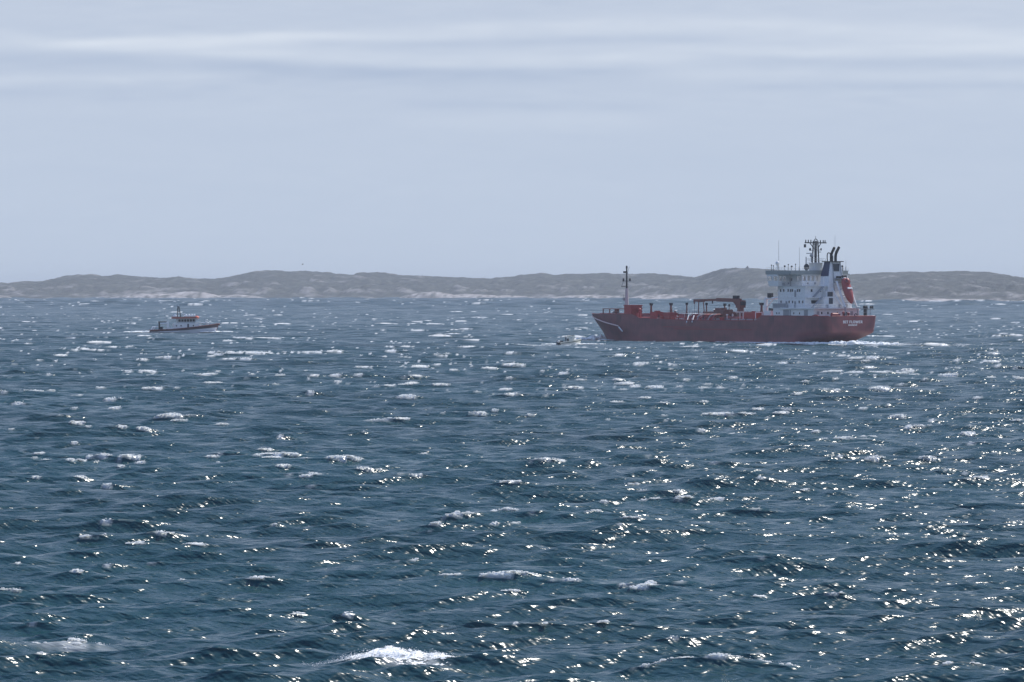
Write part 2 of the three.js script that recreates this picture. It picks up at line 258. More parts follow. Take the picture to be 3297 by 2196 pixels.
// ------------------------------------------------------------------ the low rocky island behind
const RIDGE = [[-1247, 30.5, 8300], [-1114, 32.9, 8300], [-1042, 31.7, 8300], [-994, 29.3, 8300], [-968, 27.5, 8300], [-951, 32.3, 8300], [-918, 31.1, 8300], [-884, 34.1, 8300], [-881, 37.1, 8300], [-869, 42.0, 8300], [-847, 44.4, 8300], [-813, 45.3, 8300], [-797, 41.4, 8300], [-763, 45.0, 8300], [-726, 41.4, 8300], [-681, 38.3, 8300], [-647, 40.5, 8300], [-608, 36.5, 8300], [-563, 37.7, 8300], [-543, 42.0, 8300], [-520, 46.2, 8300], [-501, 51.6, 8300], [-478, 53.1, 8300], [-453, 52.8, 8300], [-436, 50.4, 8300], [-402, 52.2, 8300], [-350, 49.2, 8300], [-347, 46.8, 8300], [-329, 45.6, 8300], [-307, 44.7, 8300], [-301, 48.0, 8300], [-261, 48.9, 8300], [-233, 46.2, 8300], [-211, 43.8, 8300], [-174, 42.0, 8300], [-120, 40.2, 8300], [-81, 37.7, 8300], [-53, 36.5, 8300], [3, 41.4, 8300], [15, 44.7, 8300], [43, 46.2, 8300], [57, 49.2, 8300], [71, 46.2, 8300], [82, 43.2, 8300], [108, 46.2, 8300], [150, 46.2, 8300], [178, 48.0, 8300], [200, 46.1, 8286], [241, 46.2, 8149], [263, 46.4, 8019], [286, 42.9, 7842], [306, 39.5, 7650], [321, 37.4, 7507], [330, 40.2, 7420], [342, 46.4, 7304], [354, 50.4, 7200], [367, 51.4, 7116], [384, 51.5, 7036], [392, 51.4, 7014], [420, 48.8, 7000], [446, 47.2, 7000], [504, 43.7, 7000], [553, 41.1, 7000], [576, 41.9, 7000], [612, 44.2, 7000], [683, 44.7, 7000], [711, 45.9, 7000], [761, 45.9, 7000], [785, 43.7, 7000], [811, 36.1, 7000], [838, 34.0, 7000], [880, 33.0, 7000], [931, 36.1, 7000], [992, 33.0, 7000], [1068, 30.0, 7000], [1500, 24, 7000]];
const shoreLine = (x) => table([[-1500, 7250], [-800, 7350], [-560, 7500], [-300, 7420], [0, 7350], [200, 7000], [330, 6300], [450, 5750], [700, 5500], [1500, 5300]], x) + 55 * noise(x * 0.013, 3) + 22 * noise(x * 0.05, 9);
// pale whaleback rocks along the shore: x, depth, half width, half depth, height
const BACKS = [[-960, 7270, 115, 90, 15], [-890, 7200, 60, 60, 8], [-1090, 7300, 110, 90, 19], [-620, 7330, 75, 70, 9], [-555, 7390, 60, 60, 13], [-480, 7420, 62, 60, 7], [-135, 7240, 62, 55, 11.5], [-70, 7270, 75, 60, 8], [-10, 7320, 60, 50, 6], [130, 7100, 80, 60, 7], [240, 6750, 70, 70, 8], [420, 5850, 60, 90, 7], [560, 5600, 90, 90, 4], [760, 5500, 70, 70, 3], [880, 5450, 80, 60, 5]];
const gully = (x, d) => Math.abs(noise(x * 0.026 + 9 + 0.6 * noise(x * 0.05, d * 0.01), d * 0.0055)) * 1.6;   // low in the gullies between bare rock backs
function land(x, d) {
  const Hr = table(RIDGE, x) + 1.2 * noise(x * 0.055, 1.5) + 1.5 * Math.abs(noise(x * 0.10, 4.5)) + 1.0 * noise(x * 0.17, 7.5), D = table(RIDGE, x, 2), S = shoreLine(x), t = (d - S) / (D - S);
  let h;
  if (t < 0) h = -6 * Math.min(1, -t * 6);
  else if (t <= 1) { const env = Math.min(1, 5 * t) * (1 - t * t * t), rough = 7 * fbm(x * 0.009 + 2, d * 0.0035, 4) + 9 * gully(x, d) + 4 * Math.abs(noise(x * 0.07, d * 0.014)) + 3.2 * (0.5 - Math.abs(noise(x * 0.034 + 4, d * 0.022))) + 2.4 * fbm(x * 0.05, d * 0.03, 3); h = Hr * (0.78 * Math.pow(t, 0.85) + 0.22 * t * t) + env * rough + 0.7 * fbm(x * 0.07, d * 0.05, 2) * Math.min(1, t * 6); }
  else h = Hr * (1 - 0.6 * (t - 1) * (t - 1) * 6) + 0.5 * noise(x * 0.05, d * 0.05);
  let pale = 0;
  for (const [bxx, bd, rx, rd, bh] of BACKS) { const q = ((x - bxx) / rx) ** 2 + ((d - bd) / rd) ** 2; if (q < 1.6) { const k = bh * (1 - q) + 1.5 * fbm(x * 0.06, d * 0.05, 3); if (k > h) { pale = 1; h = k; } else if (k > h - 3 && q < 1) pale = Math.max(pale, 1 - (h - k) / 3); } }
  return [Math.max(h, -6), t, pale];
}
const surfSpots = [];
;(function buildIsland() {
  const NX = 620, ND = 300, pos = [], col = [], uv = [], idx = [], xs = [], ds = [];
  for (let i = 0; i <= NX; i++) xs.push(-1440 + 2800 * i / NX);
  for (let j = 0; j <= ND; j++) { const t = j / ND; ds.push(5150 + 3700 * t); }
  for (let j = 0; j <= ND; j++) for (let i = 0; i <= NX; i++) {
    const x = xs[i], d = ds[j], [h, t, pale] = land(x, d);
    pos.push(x, h, -d); uv.push(x / 40, d / 40);
    // bare pinkish granite against strips of dark heath and grass
    const n = fbm(x * 0.021 + 50, d * 0.0055 + h * 0.06, 4), n2 = fbm(x * 0.085, d * 0.017 + h * 0.2, 3), streak = noise(x * 0.012 + 30, h * 0.22);
    let heath = smooth(-0.16, 0.18, n * 0.8 + 0.45 * n2 + 0.2 * streak + 0.30 * smooth(0.02, 0.5, t) + 0.46 - 1.05 * gully(x, d));
    heath *= 1 - 0.85 * pale;
    const rock = [0.20 + 0.20 * n2, 0.197 + 0.20 * n2, 0.20 + 0.20 * n2], green = [0.042 + 0.07 * n2, 0.051 + 0.07 * n2, 0.048 + 0.06 * n2], pk = pale * (0.20 + 0.24 * n2) + 0.04 * streak;
    const crack = Math.min(Math.abs(noise(x * 0.045 + 0.8 * noise(x * 0.02, d * 0.004), d * 0.009)), Math.abs(noise(x * 0.02 + 5, h * 0.12 + d * 0.004))); heath = Math.max(heath, 0.9 * smooth(0.06, 0.02, crack));
    const wet = smooth(1.5 + 0.7 * noise(x * 0.08, d * 0.03), 0.7, h);
    const v = [0, 1, 2].map((c) => lerp(lerp(rock[c] + pk * [1, 0.9, 0.85][c], green[c], heath), [0.075, 0.07, 0.062][c], wet * 0.75));
    col.push(clamp(v[0], 0.02, 0.7), clamp(v[1], 0.02, 0.7), clamp(v[2], 0.02, 0.7));
  }
  for (let j = 0; j < ND; j++) for (let i = 0; i < NX; i++) { const a = j * (NX + 1) + i, b = a + 1, c = a + NX + 1, d = c + 1; if (Math.max(pos[a * 3 + 1], pos[b * 3 + 1], pos[c * 3 + 1], pos[d * 3 + 1]) < -2.5) continue; idx.push(a, b, d, a, d, c); }
  for (let i = 0; i <= NX; i += 2) for (let j = 1; j <= ND; j++) { const a = j * (NX + 1) + i; if (pos[a * 3 + 1] > 0.2) { surfSpots.push([xs[i], ds[j] - 6]); break; } }
  const g = new THREE.BufferGeometry(); g.setAttribute('position', new THREE.Float32BufferAttribute(pos, 3)); g.setAttribute('color', new THREE.Float32BufferAttribute(col, 3)); g.setAttribute('uv', new THREE.Float32BufferAttribute(uv, 2)); g.setIndex(idx); g.computeVertexNormals();
  const bump = grainTexture(256, (u, v) => { const k = 0.5 + 0.5 * (noise(u * 16, v * 16) + 0.5 * noise(u * 32, v * 32)); return [k, k, k]; }, false);
  const m = new THREE.MeshStandardMaterial({ vertexColors: true, roughness: 0.95, bumpMap: bump, bumpScale: 2.5 });
  const o = new THREE.Mesh(g, m); o.name = 'island'; o.userData = { kind: 'structure', label: 'long low rocky island with bare granite and heath', category: 'island' }; scene.add(o);
})();
{ // white water where swells break on the shore
  const r = rng(91), geos = [];
  for (const [x, d] of surfSpots) {
    const right = smooth(330, 520, x), p = lerp(0.10, 0.34, right) + 0.12 * noise(x * 0.02, 2);
    if (r() > p) continue;
    const n = 1 + Math.floor(r() * 4);
    for (let k = 0; k < n; k++) { const g = new THREE.IcosahedronGeometry(1, 2), L = 3 + r() * lerp(4, 15, right), H = 0.5 + r() * r() * 2.2, pa = g.attributes.position; for (let q = 0; q < pa.count; q++) { const X = pa.getX(q), Y = pa.getY(q), Z = pa.getZ(q), e = 1 + 0.55 * noise(X * 2.2 + x, Y * 2 + Z * 1.7 + k); pa.setXYZ(q, X * L * e, Math.max(Y, -0.3) * H * e, Z * 3.5 * e); } g.translate(x + (r() - 0.5) * 16, 0.25, -d + (r() - 0.3) * 14); g.computeVertexNormals(); geos.push(g); }
  }
  const o = part(scene, 'surf', geos, mat(0.82, 0.83, 0.83, 0.9)); o.userData = { kind: 'stuff', label: 'white surf breaking along the island shore', category: 'surf' };
}
{ // a stone cairn on the highest knoll and two smaller ones
  const cairn = (x, d, w, h, label) => { const y = land(x, d)[0] - 0.4, r = rng(x | 0), t = thing('cairn', label, 'cairn', 'cairns on the skyline'); t.position.set(x, y, -d); for (let k = 0; k < 5; k++) { const f = 1 - k / 5, g = new THREE.CylinderGeometry(w * 0.5 * f * 0.82, w * 0.5 * f, h / 5 + 0.15, 9); const p = g.attributes.position; for (let q = 0; q < p.count; q++) p.setXYZ(q, p.getX(q) * (0.9 + 0.25 * r()), p.getY(q), p.getZ(q) * (0.9 + 0.25 * r())); g.translate(0, h * (k + 0.5) / 5, 0); part(t, 'stone_course', g, mat(0.17, 0.16, 0.15, 0.95)); } };
  cairn(386, 7010, 9, 4.6, 'broad grey stone cairn on the highest knoll, right of the middle');
  cairn(-647, 8292, 3, 2.4, 'tiny grey cairn on the ridge at the left, above the rescue vessel');
  cairn(-174, 8292, 3, 2.6, 'small dark cairn on the ridge near the middle of the island');
}

// ------------------------------------------------------------------ the tanker
const hullGrain = grainTexture(512, (u, v) => { const a = 0.5 + 0.5 * fbm(u * 24, v * 4, 3), b = Math.pow(0.5 + 0.5 * noise(u * 60, v * 3), 2), p = noise(u * 6 + 3, v * 2) + 0.6 * noise(u * 14, v * 5), seam = (u * 14 % 1 < 0.03 || v * 4 % 1 < 0.03) ? 0.05 : 0, k = 0.84 + 0.12 * a - 0.22 * b * a + 0.16 * p - seam; return [k + 0.04 * p, k + 0.02 - 0.03 * p, k + 0.03 - 0.04 * p]; });
hullGrain.repeat.set(1 / 42, 1 / 11);
const whiteGrain = grainTexture(512, (u, v) => { const a = noise(u * 60, v * 5), s = smooth(0.22, 0.55, a) * (0.5 + 0.5 * noise(u * 9, v * 20)), k = 0.93 + 0.06 * fbm(u * 12, v * 12, 3); return [k - 0.10 * s, k - 0.17 * s, k - 0.22 * s]; });
const M = {
  red: mat(0.25, 0.075, 0.082, 0.5, { map: hullGrain }), deckRed: mat(0.30, 0.035, 0.035, 0.6), redPlain: mat(0.26, 0.032, 0.036, 0.5),
  white: mat(0.88, 0.89, 0.89, 0.45, { map: whiteGrain }), pale: mat(0.76, 0.77, 0.77, 0.5), grey: mat(0.30, 0.31, 0.33, 0.8), dark: mat(0.035, 0.037, 0.042, 0.9), glass: mat(0.015, 0.02, 0.026, 0.08),
  navy: mat(0.016, 0.028, 0.085, 0.4), black: mat(0.02, 0.02, 0.022, 0.5), orange: mat(0.60, 0.095, 0.03, 0.4), boatRed: mat(0.32, 0.05, 0.045, 0.4), brown: mat(0.16, 0.06, 0.05, 0.55), rope: mat(0.78, 0.60, 0.57, 0.8), letter: mat(0.74, 0.74, 0.76, 0.6),
  pane: new THREE.MeshPhysicalMaterial({ color: 0xffffff, transmission: 1, thickness: 0, roughness: 0.04, ior: 1.45 }),
  grille: mat(0.05, 0.06, 0.075, 0.6), cream: mat(0.86, 0.83, 0.70, 0.4), roof: mat(0.30, 0.32, 0.30, 0.7),
};
const font = await new FontLoader().loadAsync('fonts/droid/droid_sans_bold.typeface.json');
{
  const T = thing('tanker', 'long red tanker with white superstructure at its stern', 'ship');
  T.position.set(SHIP.x, 0, SHIP.z); T.rotation.y = SHIP.yaw;
  const sheer = (x) => x > 36 ? 9.0 : x > 31 ? lerp(7.35, 9.0, (x - 31) / 5) : x > -31 ? 7.25 + 0.02 * Math.max(0, x - 5) : x > -34.5 ? lerp(7.25, 8.85, (-31 - x) / 3.5) : 8.85;
  const bowX = (y) => y > 0 ? 65.2 + 6.8 * Math.pow(clamp(y / 9), 0.95) : 65.2 + 0.35 * y;
  const sternX = (y) => y > 3.8 ? -69 + 0.06 * (8.85 - y) : -68.7 + 1.9 * (3.8 - y) + 0.16 * (3.8 - y) ** 2;
  const half = (x, y) => {                                   // half breadth of the hull at a station and height
    const end = bowX(y), startBow = lerp(26, 42, smooth(-2, 9, y)), B = 10.2;
    let b = B;
    if (x > startBow) { const q = clamp((x - startBow) / (end - startBow)); b = B * Math.pow(1 - Math.pow(q, lerp(1.9, 2.5, smooth(0, 9, y))), lerp(0.95, 0.72, smooth(0, 9, y))); }
    const s = sternX(y);
    if (x < -50) { const q = clamp((x - s) / (-50 - s)), low = y > 3.8 ? lerp(0.93, 1, clamp((y - 3.8) / 4.6)) : 0.93 * Math.sqrt(clamp((y + 1.0) / 4.8)); b *= lerp(low, 1, smooth(0, 1, Math.pow(q, 0.6))); const e = clamp(1 - (x - s) / 3.4); b -= 2.1 * Math.min(1, low * 1.1) * (1 - Math.sqrt(1 - e * e * 0.97)); }
    return Math.max(b, 0.02);
  };
  const hullSide = (sgn) => sheet(150, 22, (u, v) => { const uu = lerp(u, 0.5 - 0.5 * Math.cos(Math.PI * u), 0.75); let xx = lerp(-68, 72, uu); const top = sheer(xx), y = lerp(-2.5, top, v), x = lerp(sternX(y), bowX(y), uu); return [x, y, sgn * half(x, y), x, y]; });
  const flip = (g) => { const i = g.index.array; for (let k = 0; k < i.length; k += 3) { const t = i[k]; i[k] = i[k + 1]; i[k + 1] = t; } g.computeVertexNormals(); return g; };
  const transom = sheet(16, 22, (u, v) => { const y = lerp(-2.5, 8.85, v), x = sternX(y), b = half(x, y); return [x, y, lerp(-b, b, u), u * 20, y]; });
  const hull = part(T, 'hull', [flip(hullSide(-1)), hullSide(1), transom], M.red); hull.material.side = THREE.DoubleSide; hull.userData.label = 'dark red steel hull with raised bow and flat stern';
  // decks
  const deckPlate = (x0, x1, y) => sheet(30, 2, (u, v) => { const x = lerp(x0, x1, u), b = half(x, y) - 0.12; return [x, y, lerp(b, -b, v)]; });
  part(T, 'main_deck', deckPlate(-34, 35, 6.5), M.deckRed); part(T, 'forecastle_deck', [deckPlate(34, 70.3, 7.9), bx(33.9, 34.1, 6.4, 7.95, -9.6, 9.6)], M.deckRed); part(T, 'poop_deck', [deckPlate(-67.6, -33.5, 8.0), bx(-33.9, -33.7, 6.4, 8.0, -10, 10)], M.deckRed);
  // gunwale caps
  const rail = (x0, x1, s, n = 30) => tube([...Array(n + 1).keys()].map((k) => { const x = lerp(x0, x1, k / n); return [x, sheer(x) + 0.02, s * (half(x, sheer(x)) - 0.02)]; }), 0.11, n * 2, 6);
  for (const s of [-1, 1]) part(T, 'gunwale', [rail(-68.6, -35, s, 60), rail(-31, 30.5, s), rail(36.4, 71.4, s)], M.redPlain);
  part(T, 'stern_rail_cap', bar([-68.95, 8.87, -8], [-68.95, 8.87, 8], 0.12), M.redPlain);
  // rubbing strake, mooring line along the bow
  part(T, 'rubbing_strake', [beam([-30, 4.4, -10.25], [12, 4.4, -10.25], 0.18, 0.3), beam([-2, 5.0, -10.25], [18, 5.0, -10.25], 0.16, 0.22)], M.redPlain);
  const onHull = (x, y, o = 0.16) => [x, y, -(half(x, y) + o)];
  part(T, 'mooring_line', tube([onHull(70.2, 8.9, 0.05), onHull(66, 8.0), onHull(56, 6.6), onHull(49, 5.7), onHull(43.6, 5.05)], 0.2, 40, 6), M.rope);
  part(T, 'line_tail', bar(onHull(43.4, 4.7, 0.3), onHull(41.4, 3.3, 0.35), 0.26, 8, 0.2), M.pale);
  // lettering on the stern
  const write = (text, size, y, width) => { const g = new TextGeometry(text, { font, size, depth: 0.06, curveSegments: 4 }); g.computeBoundingBox(); const b = g.boundingBox; g.translate(-(b.min.x + b.max.x) / 2, 0, 0); g.scale(width / (b.max.x - b.min.x), 1, 1); g.rotateY(-Math.PI / 2); g.translate(sternX(y) - 0.02, y, 0); return g; };
  part(T, 'ship_name', write('BIT FLOWER', 0.86, 6.65, 7.5), M.letter); part(T, 'home_port', write('DONSÖ', 0.52, 5.85, 3.3), M.letter);

  // ---- forecastle
  const fm = part(T, 'foremast', cyl(53.7, 0, 7.9, 17.4, 0.8, 0.48, 14), mat(0.50, 0.47, 0.47, 0.6)); part(fm, 'topmast', cyl(53.7, 0, 17.4, 24, 0.28, 0.24, 8), M.dark);
  part(fm, 'platform', [bx(53.1, 54.3, 19.75, 19.9, -1.4, 1.4), bar([53.7, 18.1, -2.2], [53.7, 18.1, 0.4], 0.09), bar([53.7, 18.1, -2.0], [53.7, 19.8, -1.3], 0.05)], M.dark);
  for (const z of [-1.3, 1.3]) part(fm, 'mast_light', [cyl(53.7, z, 19.9, 20.7, 0.28)], M.dark);
  part(fm, 'top_light', [cyl(53.7, 0, 24, 24.9, 0.35, 0.25), bx(53.4, 54, 22.5, 23.1, -1.2, -0.5), bar([53.7, 22.8, -0.6], [53.7, 22.8, 0], 0.06), bar([53.6, 22.2, 0.2], [53.5, 24.6, 0.9], 0.05)], M.dark);
  part(fm, 'ladder', [...[0, 1].map((k) => bar([54.45, 8, -0.25 + 0.5 * k], [54.05, 17.4, -0.25 + 0.5 * k], 0.04)), bx(54.3, 55.1, 13.4, 14.2, -0.7, 0.2), bar([54.7, 14.2, -0.6], [54.7, 15.4, -0.6], 0.08)], M.grey);
  const sh = part(T, 'windlass_shelter', [bx(56.3, 64.2, 10.45, 10.7, -2.6, 2.6), ...[[56.5, -2.4], [60.2, -2.4], [64, -2.4], [56.5, 2.4], [64, 2.4]].map(([x, z]) => bx(x - 0.14, x + 0.14, 7.9, 10.5, z - 0.14, z + 0.14)), bx(61.5, 64.1, 7.9, 10.46, 2.2, 2.36)], M.brown);
  part(sh, 'windlass', [cyl(0, 0, -1, 1, 0.85, 0.85, 14).rotateX(Math.PI / 2).translate(60, 8.9, 0), cyl(0, 0, -0.5, 0.5, 0.6, 0.6, 12).rotateX(Math.PI / 2).translate(58, 8.7, -1), bx(59.2, 62.4, 7.9, 8.5, -1.6, 1.6)], M.grey);
  const bs = part(T, 'bosun_store', [bx(48, 52, 7.9, 11.7, -2.2, 2.2), bx(47.8, 52.2, 11.7, 11.95, -2.4, 2.4)], M.redPlain);
  part(bs, 'vent_cowl', [cyl(47.2, 0.6, 7.9, 10.2, 0.5), ball(47.2, 10.3, 0.6, 0.62), cyl(46.2, -1, 7.9, 9.4, 0.45)], M.redPlain);
  for (let k = 0; k < 3; k++) part(bs, 'rib', bx(47.55, 47.82, 8.6 + k * 1.0, 8.95 + k * 1.0, -2.1, 2.1), M.redPlain);
  part(T, 'bollard', [cyl(66, -1.6, 7.9, 8.9, 0.3), cyl(65, -1.6, 7.9, 8.9, 0.3)], M.dark); part(T, 'bollard', [cyl(44, -6, 7.9, 8.8, 0.3), cyl(43, -6, 7.9, 8.8, 0.3)], M.dark);
  part(T, 'hatch_box', [bx(34.6, 38, 7.9, 9.7, -1.4, 1.4), bx(35.4, 36.6, 9.7, 10.1, -0.8, 0.8)], M.redPlain);
  // ---- cargo deck
  const post = (x, z, y0, y1, r = 0.22) => { const p = part(T, 'vent_post', cyl(x, z, y0, y1, r * 1.5, r, 10), M.brown); part(p, 'vent_head', [cyl(x, z, y1, y1 + 0.75, r * 1.9, r * 2.1, 10), bx(x - r * 2.6, x + 0.1, y1 + 0.2, y1 + 0.6, z - 0.2, z + 0.2)], M.dark); };
  post(39.5, 0, 7.9, 11.8, 0.3); post(28.2, 0, 9.4, 11.9, 0.3); post(19.3, 0, 6.5, 12.0, 0.2); post(8.3, 0, 6.5, 12.0, 0.2); post(-1.7, 0, 8, 11.8, 0.24); post(-4.1, 0, 8, 11.6, 0.12); post(-21.6, 0, 6.5, 12.1, 0.36);
  part(T, 'deck_store', bx(19.9, 23.7, 6.5, 9.6, -6.5, -3.6), M.redPlain); part(T, 'deck_store', bx(26.8, 29.8, 6.5, 9.4, -1.8, 1.8), M.redPlain);
  const r = rng(33);
  for (let k = 0; k < 9; k++) { const z = -5.2 + k * 1.25, y = 7.5 + (k % 3) * 0.35; part(T, 'cargo_pipe', [bar([-30 + r() * 6, y, z], [22 + r() * 9, y, z], 0.16 + 0.1 * r(), 8)], k % 3 ? M.redPlain : M.grey); }
  for (let k = 0; k < 14; k++) part(T, 'pipe_support', bx(-29 + k * 4.1, -28.7 + k * 4.1, 6.5, 7.9, -5.6, 5.6), M.brown);
  for (let k = 0; k < 16; k++) { const x = -15 + r() * 40, z = -7.5 + r() * 6; part(T, 'valve', [cyl(x, z, 6.5, 8.2 + r() * 1.3, 0.14), cyl(x, z, 8.2, 8.35, 0.42)], k % 4 === 1 ? M.pale : k % 2 ? M.brown : M.dark); }
  for (let k = 0; k < 12; k++) { const x = -14 + k * 3.4 + r(); part(T, 'tank_hatch', [cyl(x, k % 2 ? -6.8 : 5.4, 6.5, 7.9 + 0.4 * r(), 0.75, 0.75, 14), cyl(x, k % 2 ? -6.8 : 5.4, 7.9, 8.1, 0.9, 0.9, 14)], M.deckRed); }
  const mf = part(T, 'manifold', [bx(-4.6, 7, 6.5, 9.9, -2.4, 2.6), bx(-4.0, 2.2, 9.9, 10.6, -1.6, 1.6), bx(-1.2, 2.0, 10.6, 11.1, -1.2, 1.2), bx(-6.5, -3.2, 6.5, 9.4, -4.2, -1.5)], M.brown);
  for (let k = 0; k < 7; k++) part(mf, 'manifold_pipe', tube([[-6 + k * 2, 7.4, 0], [-6 + k * 2, 8.9, -3.5], [-6 + k * 2, 8.7, -7.2], [-6 + k * 2, 7.2, -8.3]], 0.24, 18, 8), k % 3 === 1 ? M.grey : M.redPlain);
  part(mf, 'catwalk', [bx(2.5, 14, 9.2, 9.32, -7.2, -6.2), ...[3, 7, 11].map((x) => bx(x, x + 0.14, 6.5, 9.2, -6.8, -6.66))], M.pale);
  part(mf, 'hose_end', [bar([6.2, 8.7, -8.6], [4.6, 6.4, -10.5], 0.2), bar([3.2, 8.7, -8.6], [1.6, 6.6, -10.5], 0.2)], M.pale);
  part(T, 'deck_railing', [...[-1, 1].flatMap((s) => [7.95, 8.3].map((y) => bar([-30, y, s * 9.9], [30, y, s * 9.9], 0.03, 5))), ...[-1, 1].flatMap((s) => [...Array(21).keys()].map((k) => bar([-30 + k * 3, 7.2, s * 9.9], [-30 + k * 3, 8.32, s * 9.9], 0.04, 5)))], M.brown);
  for (let k = 0; k < 22; k++) { const x = -26 + r() * 50, z = -6 + r() * 11, y1 = 8.6 + r() * r() * 3.4; part(T, 'deck_post', [cyl(x, z, 6.5, y1, 0.13, 0.11, 7), bx(x - 0.3, x + 0.3, y1 - 0.3, y1 + 0.1, z - 0.18, z + 0.18)], k % 5 === 0 ? M.pale : k % 2 ? M.dark : M.brown); }
  part(T, 'pipe_rack_walkway', [bx(-29, 33, 9.05, 9.17, 2.2, 3.4), ...[...Array(16).keys()].map((k) => bx(-28 + k * 4, -27.8 + k * 4, 6.5, 9.05, 2.4, 3.2)), ...[9.6, 10.1].map((y) => bar([-29, y, 2.2], [33, y, 2.2], 0.04, 5)), ...[...Array(32).keys()].map((k) => bar([-29 + k * 2, 9.1, 2.2], [-29 + k * 2, 10.1, 2.2], 0.045, 5))], M.brown);
  const crane = part(T, 'deck_crane', [cyl(-10.3, 0, 6.5, 11.4, 1.15, 1.1, 16), bx(-11.5, -9.1, 11.2, 13.6, -1.1, 1.1)], M.brown);
  part(crane, 'jib', [beam([-10.6, 13.55, 0], [2.5, 13.75, 0], 0.7, 1.15), beam([2.4, 13.72, 0], [15.2, 13.45, 0], 0.55, 0.75), beam([-9.3, 11.3, 0], [-6.4, 13.4, 0], 0.4, 0.5), bar([15.0, 13.4, 0], [15.1, 12.4, 0], 0.22)], M.brown);
  part(crane, 'winch', bx(-9, -6.9, 14.1, 15.1, -0.6, 0.6), M.dark); part(crane, 'control_box', bx(-12, -11.45, 12, 13.2, -0.9, 0.9), M.dark);
  part(crane, 'hook', bar([15.0, 12.4, 0], [14.8, 8, 0], 0.06, 5), M.dark); part(crane, 'sheave_block', bar([5.0, 13.3, 0], [5.0, 12.5, 0], 0.22), M.dark);
  part(T, 'jib_rest', [bar([11.9, 6.5, -0.8], [11.9, 13.2, -0.5], 0.18), bar([10.6, 8.5, 0.9], [10.8, 13.2, 0.5], 0.15), bx(10.5, 12.2, 13.0, 13.2, -0.9, 0.9)], M.brown);
  const tk = part(T, 'deck_tank', [bx(-24.3, -18.6, 7.2, 9.9, -4.6, -1.6), cyl(-21.4, -3, 9.9, 10.2, 0.6), cyl(0, 0, -2.7, 2.7, 1.35, 1.35, 16).rotateZ(Math.PI / 2).translate(-21.4, 8.6, 1)], M.deckRed);
  part(tk, 'white_frame', [bx(-24.9, -24.7, 6.5, 9.9, -4.8, -4.6), bx(-24.9, -24.7, 6.5, 9.9, -2.2, -2.0), bx(-24.9, -24.7, 9.7, 9.9, -4.8, -2)], M.pale); part(tk, 'pipe_frame', [bx(-18.3, -18.1, 6.5, 9.85, -4.8, -4.6), bx(-16.6, -16.4, 6.5, 9.85, -4.8, -4.6), bx(-18.3, -13.9, 9.8, 10.0, -4.8, -3.4)], M.pale);
  const pc = part(T, 'provision_crane', [cyl(-32.1, -6, 6.5, 14.6, 0.62, 0.55, 14), beam([-32.1, 14.1, -6], [-40.5, 14.6, -6.4], 0.5, 0.6), bar([-32.4, 11.4, -6], [-36.4, 14.2, -6.2], 0.2)], M.pale);
  part(pc, 'winch', bx(-35.4, -33.6, 14.5, 15.9, -6.6, -5.6), M.dark); part(T, 'deck_lantern', bx(-36.2, -34.6, 10.4, 11.2, -6.8, -5.6), M.dark);
  part(T, 'rope_locker', [bx(-38.6, -34.8, 8.0, 10.4, -9, -6.4)], M.white);

  // ---- accommodation
  const win = (parent, x, y, z, w, h, face, m = M.glass, name = 'window') => { const t = 0.05, g = face === 'p' ? bx(x - w / 2, x + w / 2, y - h / 2, y + h / 2, z - t, z + 0.02) : bx(x - t, x + 0.02, y - h / 2, y + h / 2, z - w / 2, z + w / 2); const o = part(parent, name, g, m); return o; };
  const d1 = part(T, 'lower_deckhouse', [bx(-41.3, -62.3, 8.0, 11.15, -10.0, 7.5)], M.white); d1.geometry.translate(0, 0, 0);
  part(d1, 'deck_edge', [bx(-40.8, -63, 11.15, 11.32, -10.25, 8), bx(-45.6, -62.9, 11.05, 11.4, -10.6, -10.2), bx(-62.9, -63.3, 11.1, 11.36, -10.6, 2)], M.pale);
  for (const [x0, x1] of [[-46.6, -49.6], [-49.9, -50.5], [-57.3, -59.2]]) part(d1, 'door', bx(x0, x1, 8.2, 10.7, -10.06, -9.9), M.grey);
  for (const x of [-43.2, -44.4, -52, -55]) win(d1, x, 9.7, -10, 0.45, 0.6, 'p'); for (const z of [-7, -4.6, -1, 2.5]) win(d1, -62.3, 9.8, z, 0.5, 0.7, 'a');
  for (const z of [-8.4, 4.6]) part(d1, 'door', bx(-62.36, -62.2, 8.0, 10.3, z - 0.5, z + 0.5), M.grey);
  part(d1, 'bulwark', [bx(-41.3, -48.4, 11.32, 12.7, -10.2, -10.08), bx(-41.3, -41.42, 11.32, 12.7, -10.2, 8)], M.grey);
  const d2 = part(T, 'accommodation_block', [bx(-43.2, -57, 11.32, 18.0, -9.4, 8.6)], M.white);
  part(d2, 'deck_edge', [bx(-43, -57.3, 14.55, 14.68, -9.55, 8.7), bx(-57.3, -58.5, 14.5, 14.66, -9.4, -4.4), bx(-42.7, -57.8, 18.0, 18.14, -9.8, 9)], M.pale);
  for (const x of [-44.4, -46, -48.3, -49.6, -50.5, -53.2, -54.2]) win(d2, x, 16.75, -9.4, 0.62, 0.85, 'p');
  for (const x of [-44.6, -48.8, -50.6, -54, -55.8]) win(d2, x, 13.2, -9.4, 0.55, 0.8, 'p'); for (const z of [-6.9, -3.6]) win(d2, -57, 16.7, z, 0.65, 0.85, 'a');
  for (const [x, y] of [[-51.9, 12.4], [-47.4, 12.4], [-52, 15.8]]) part(d2, 'door', bx(x - 0.45, x + 0.45, y - 1.05, y + 1, -9.46, -9.3), M.grey);
  part(d2, 'store_opening', bx(-57.06, -56.9, 12.7, 13.7, -7.0, -4.7), M.dark);
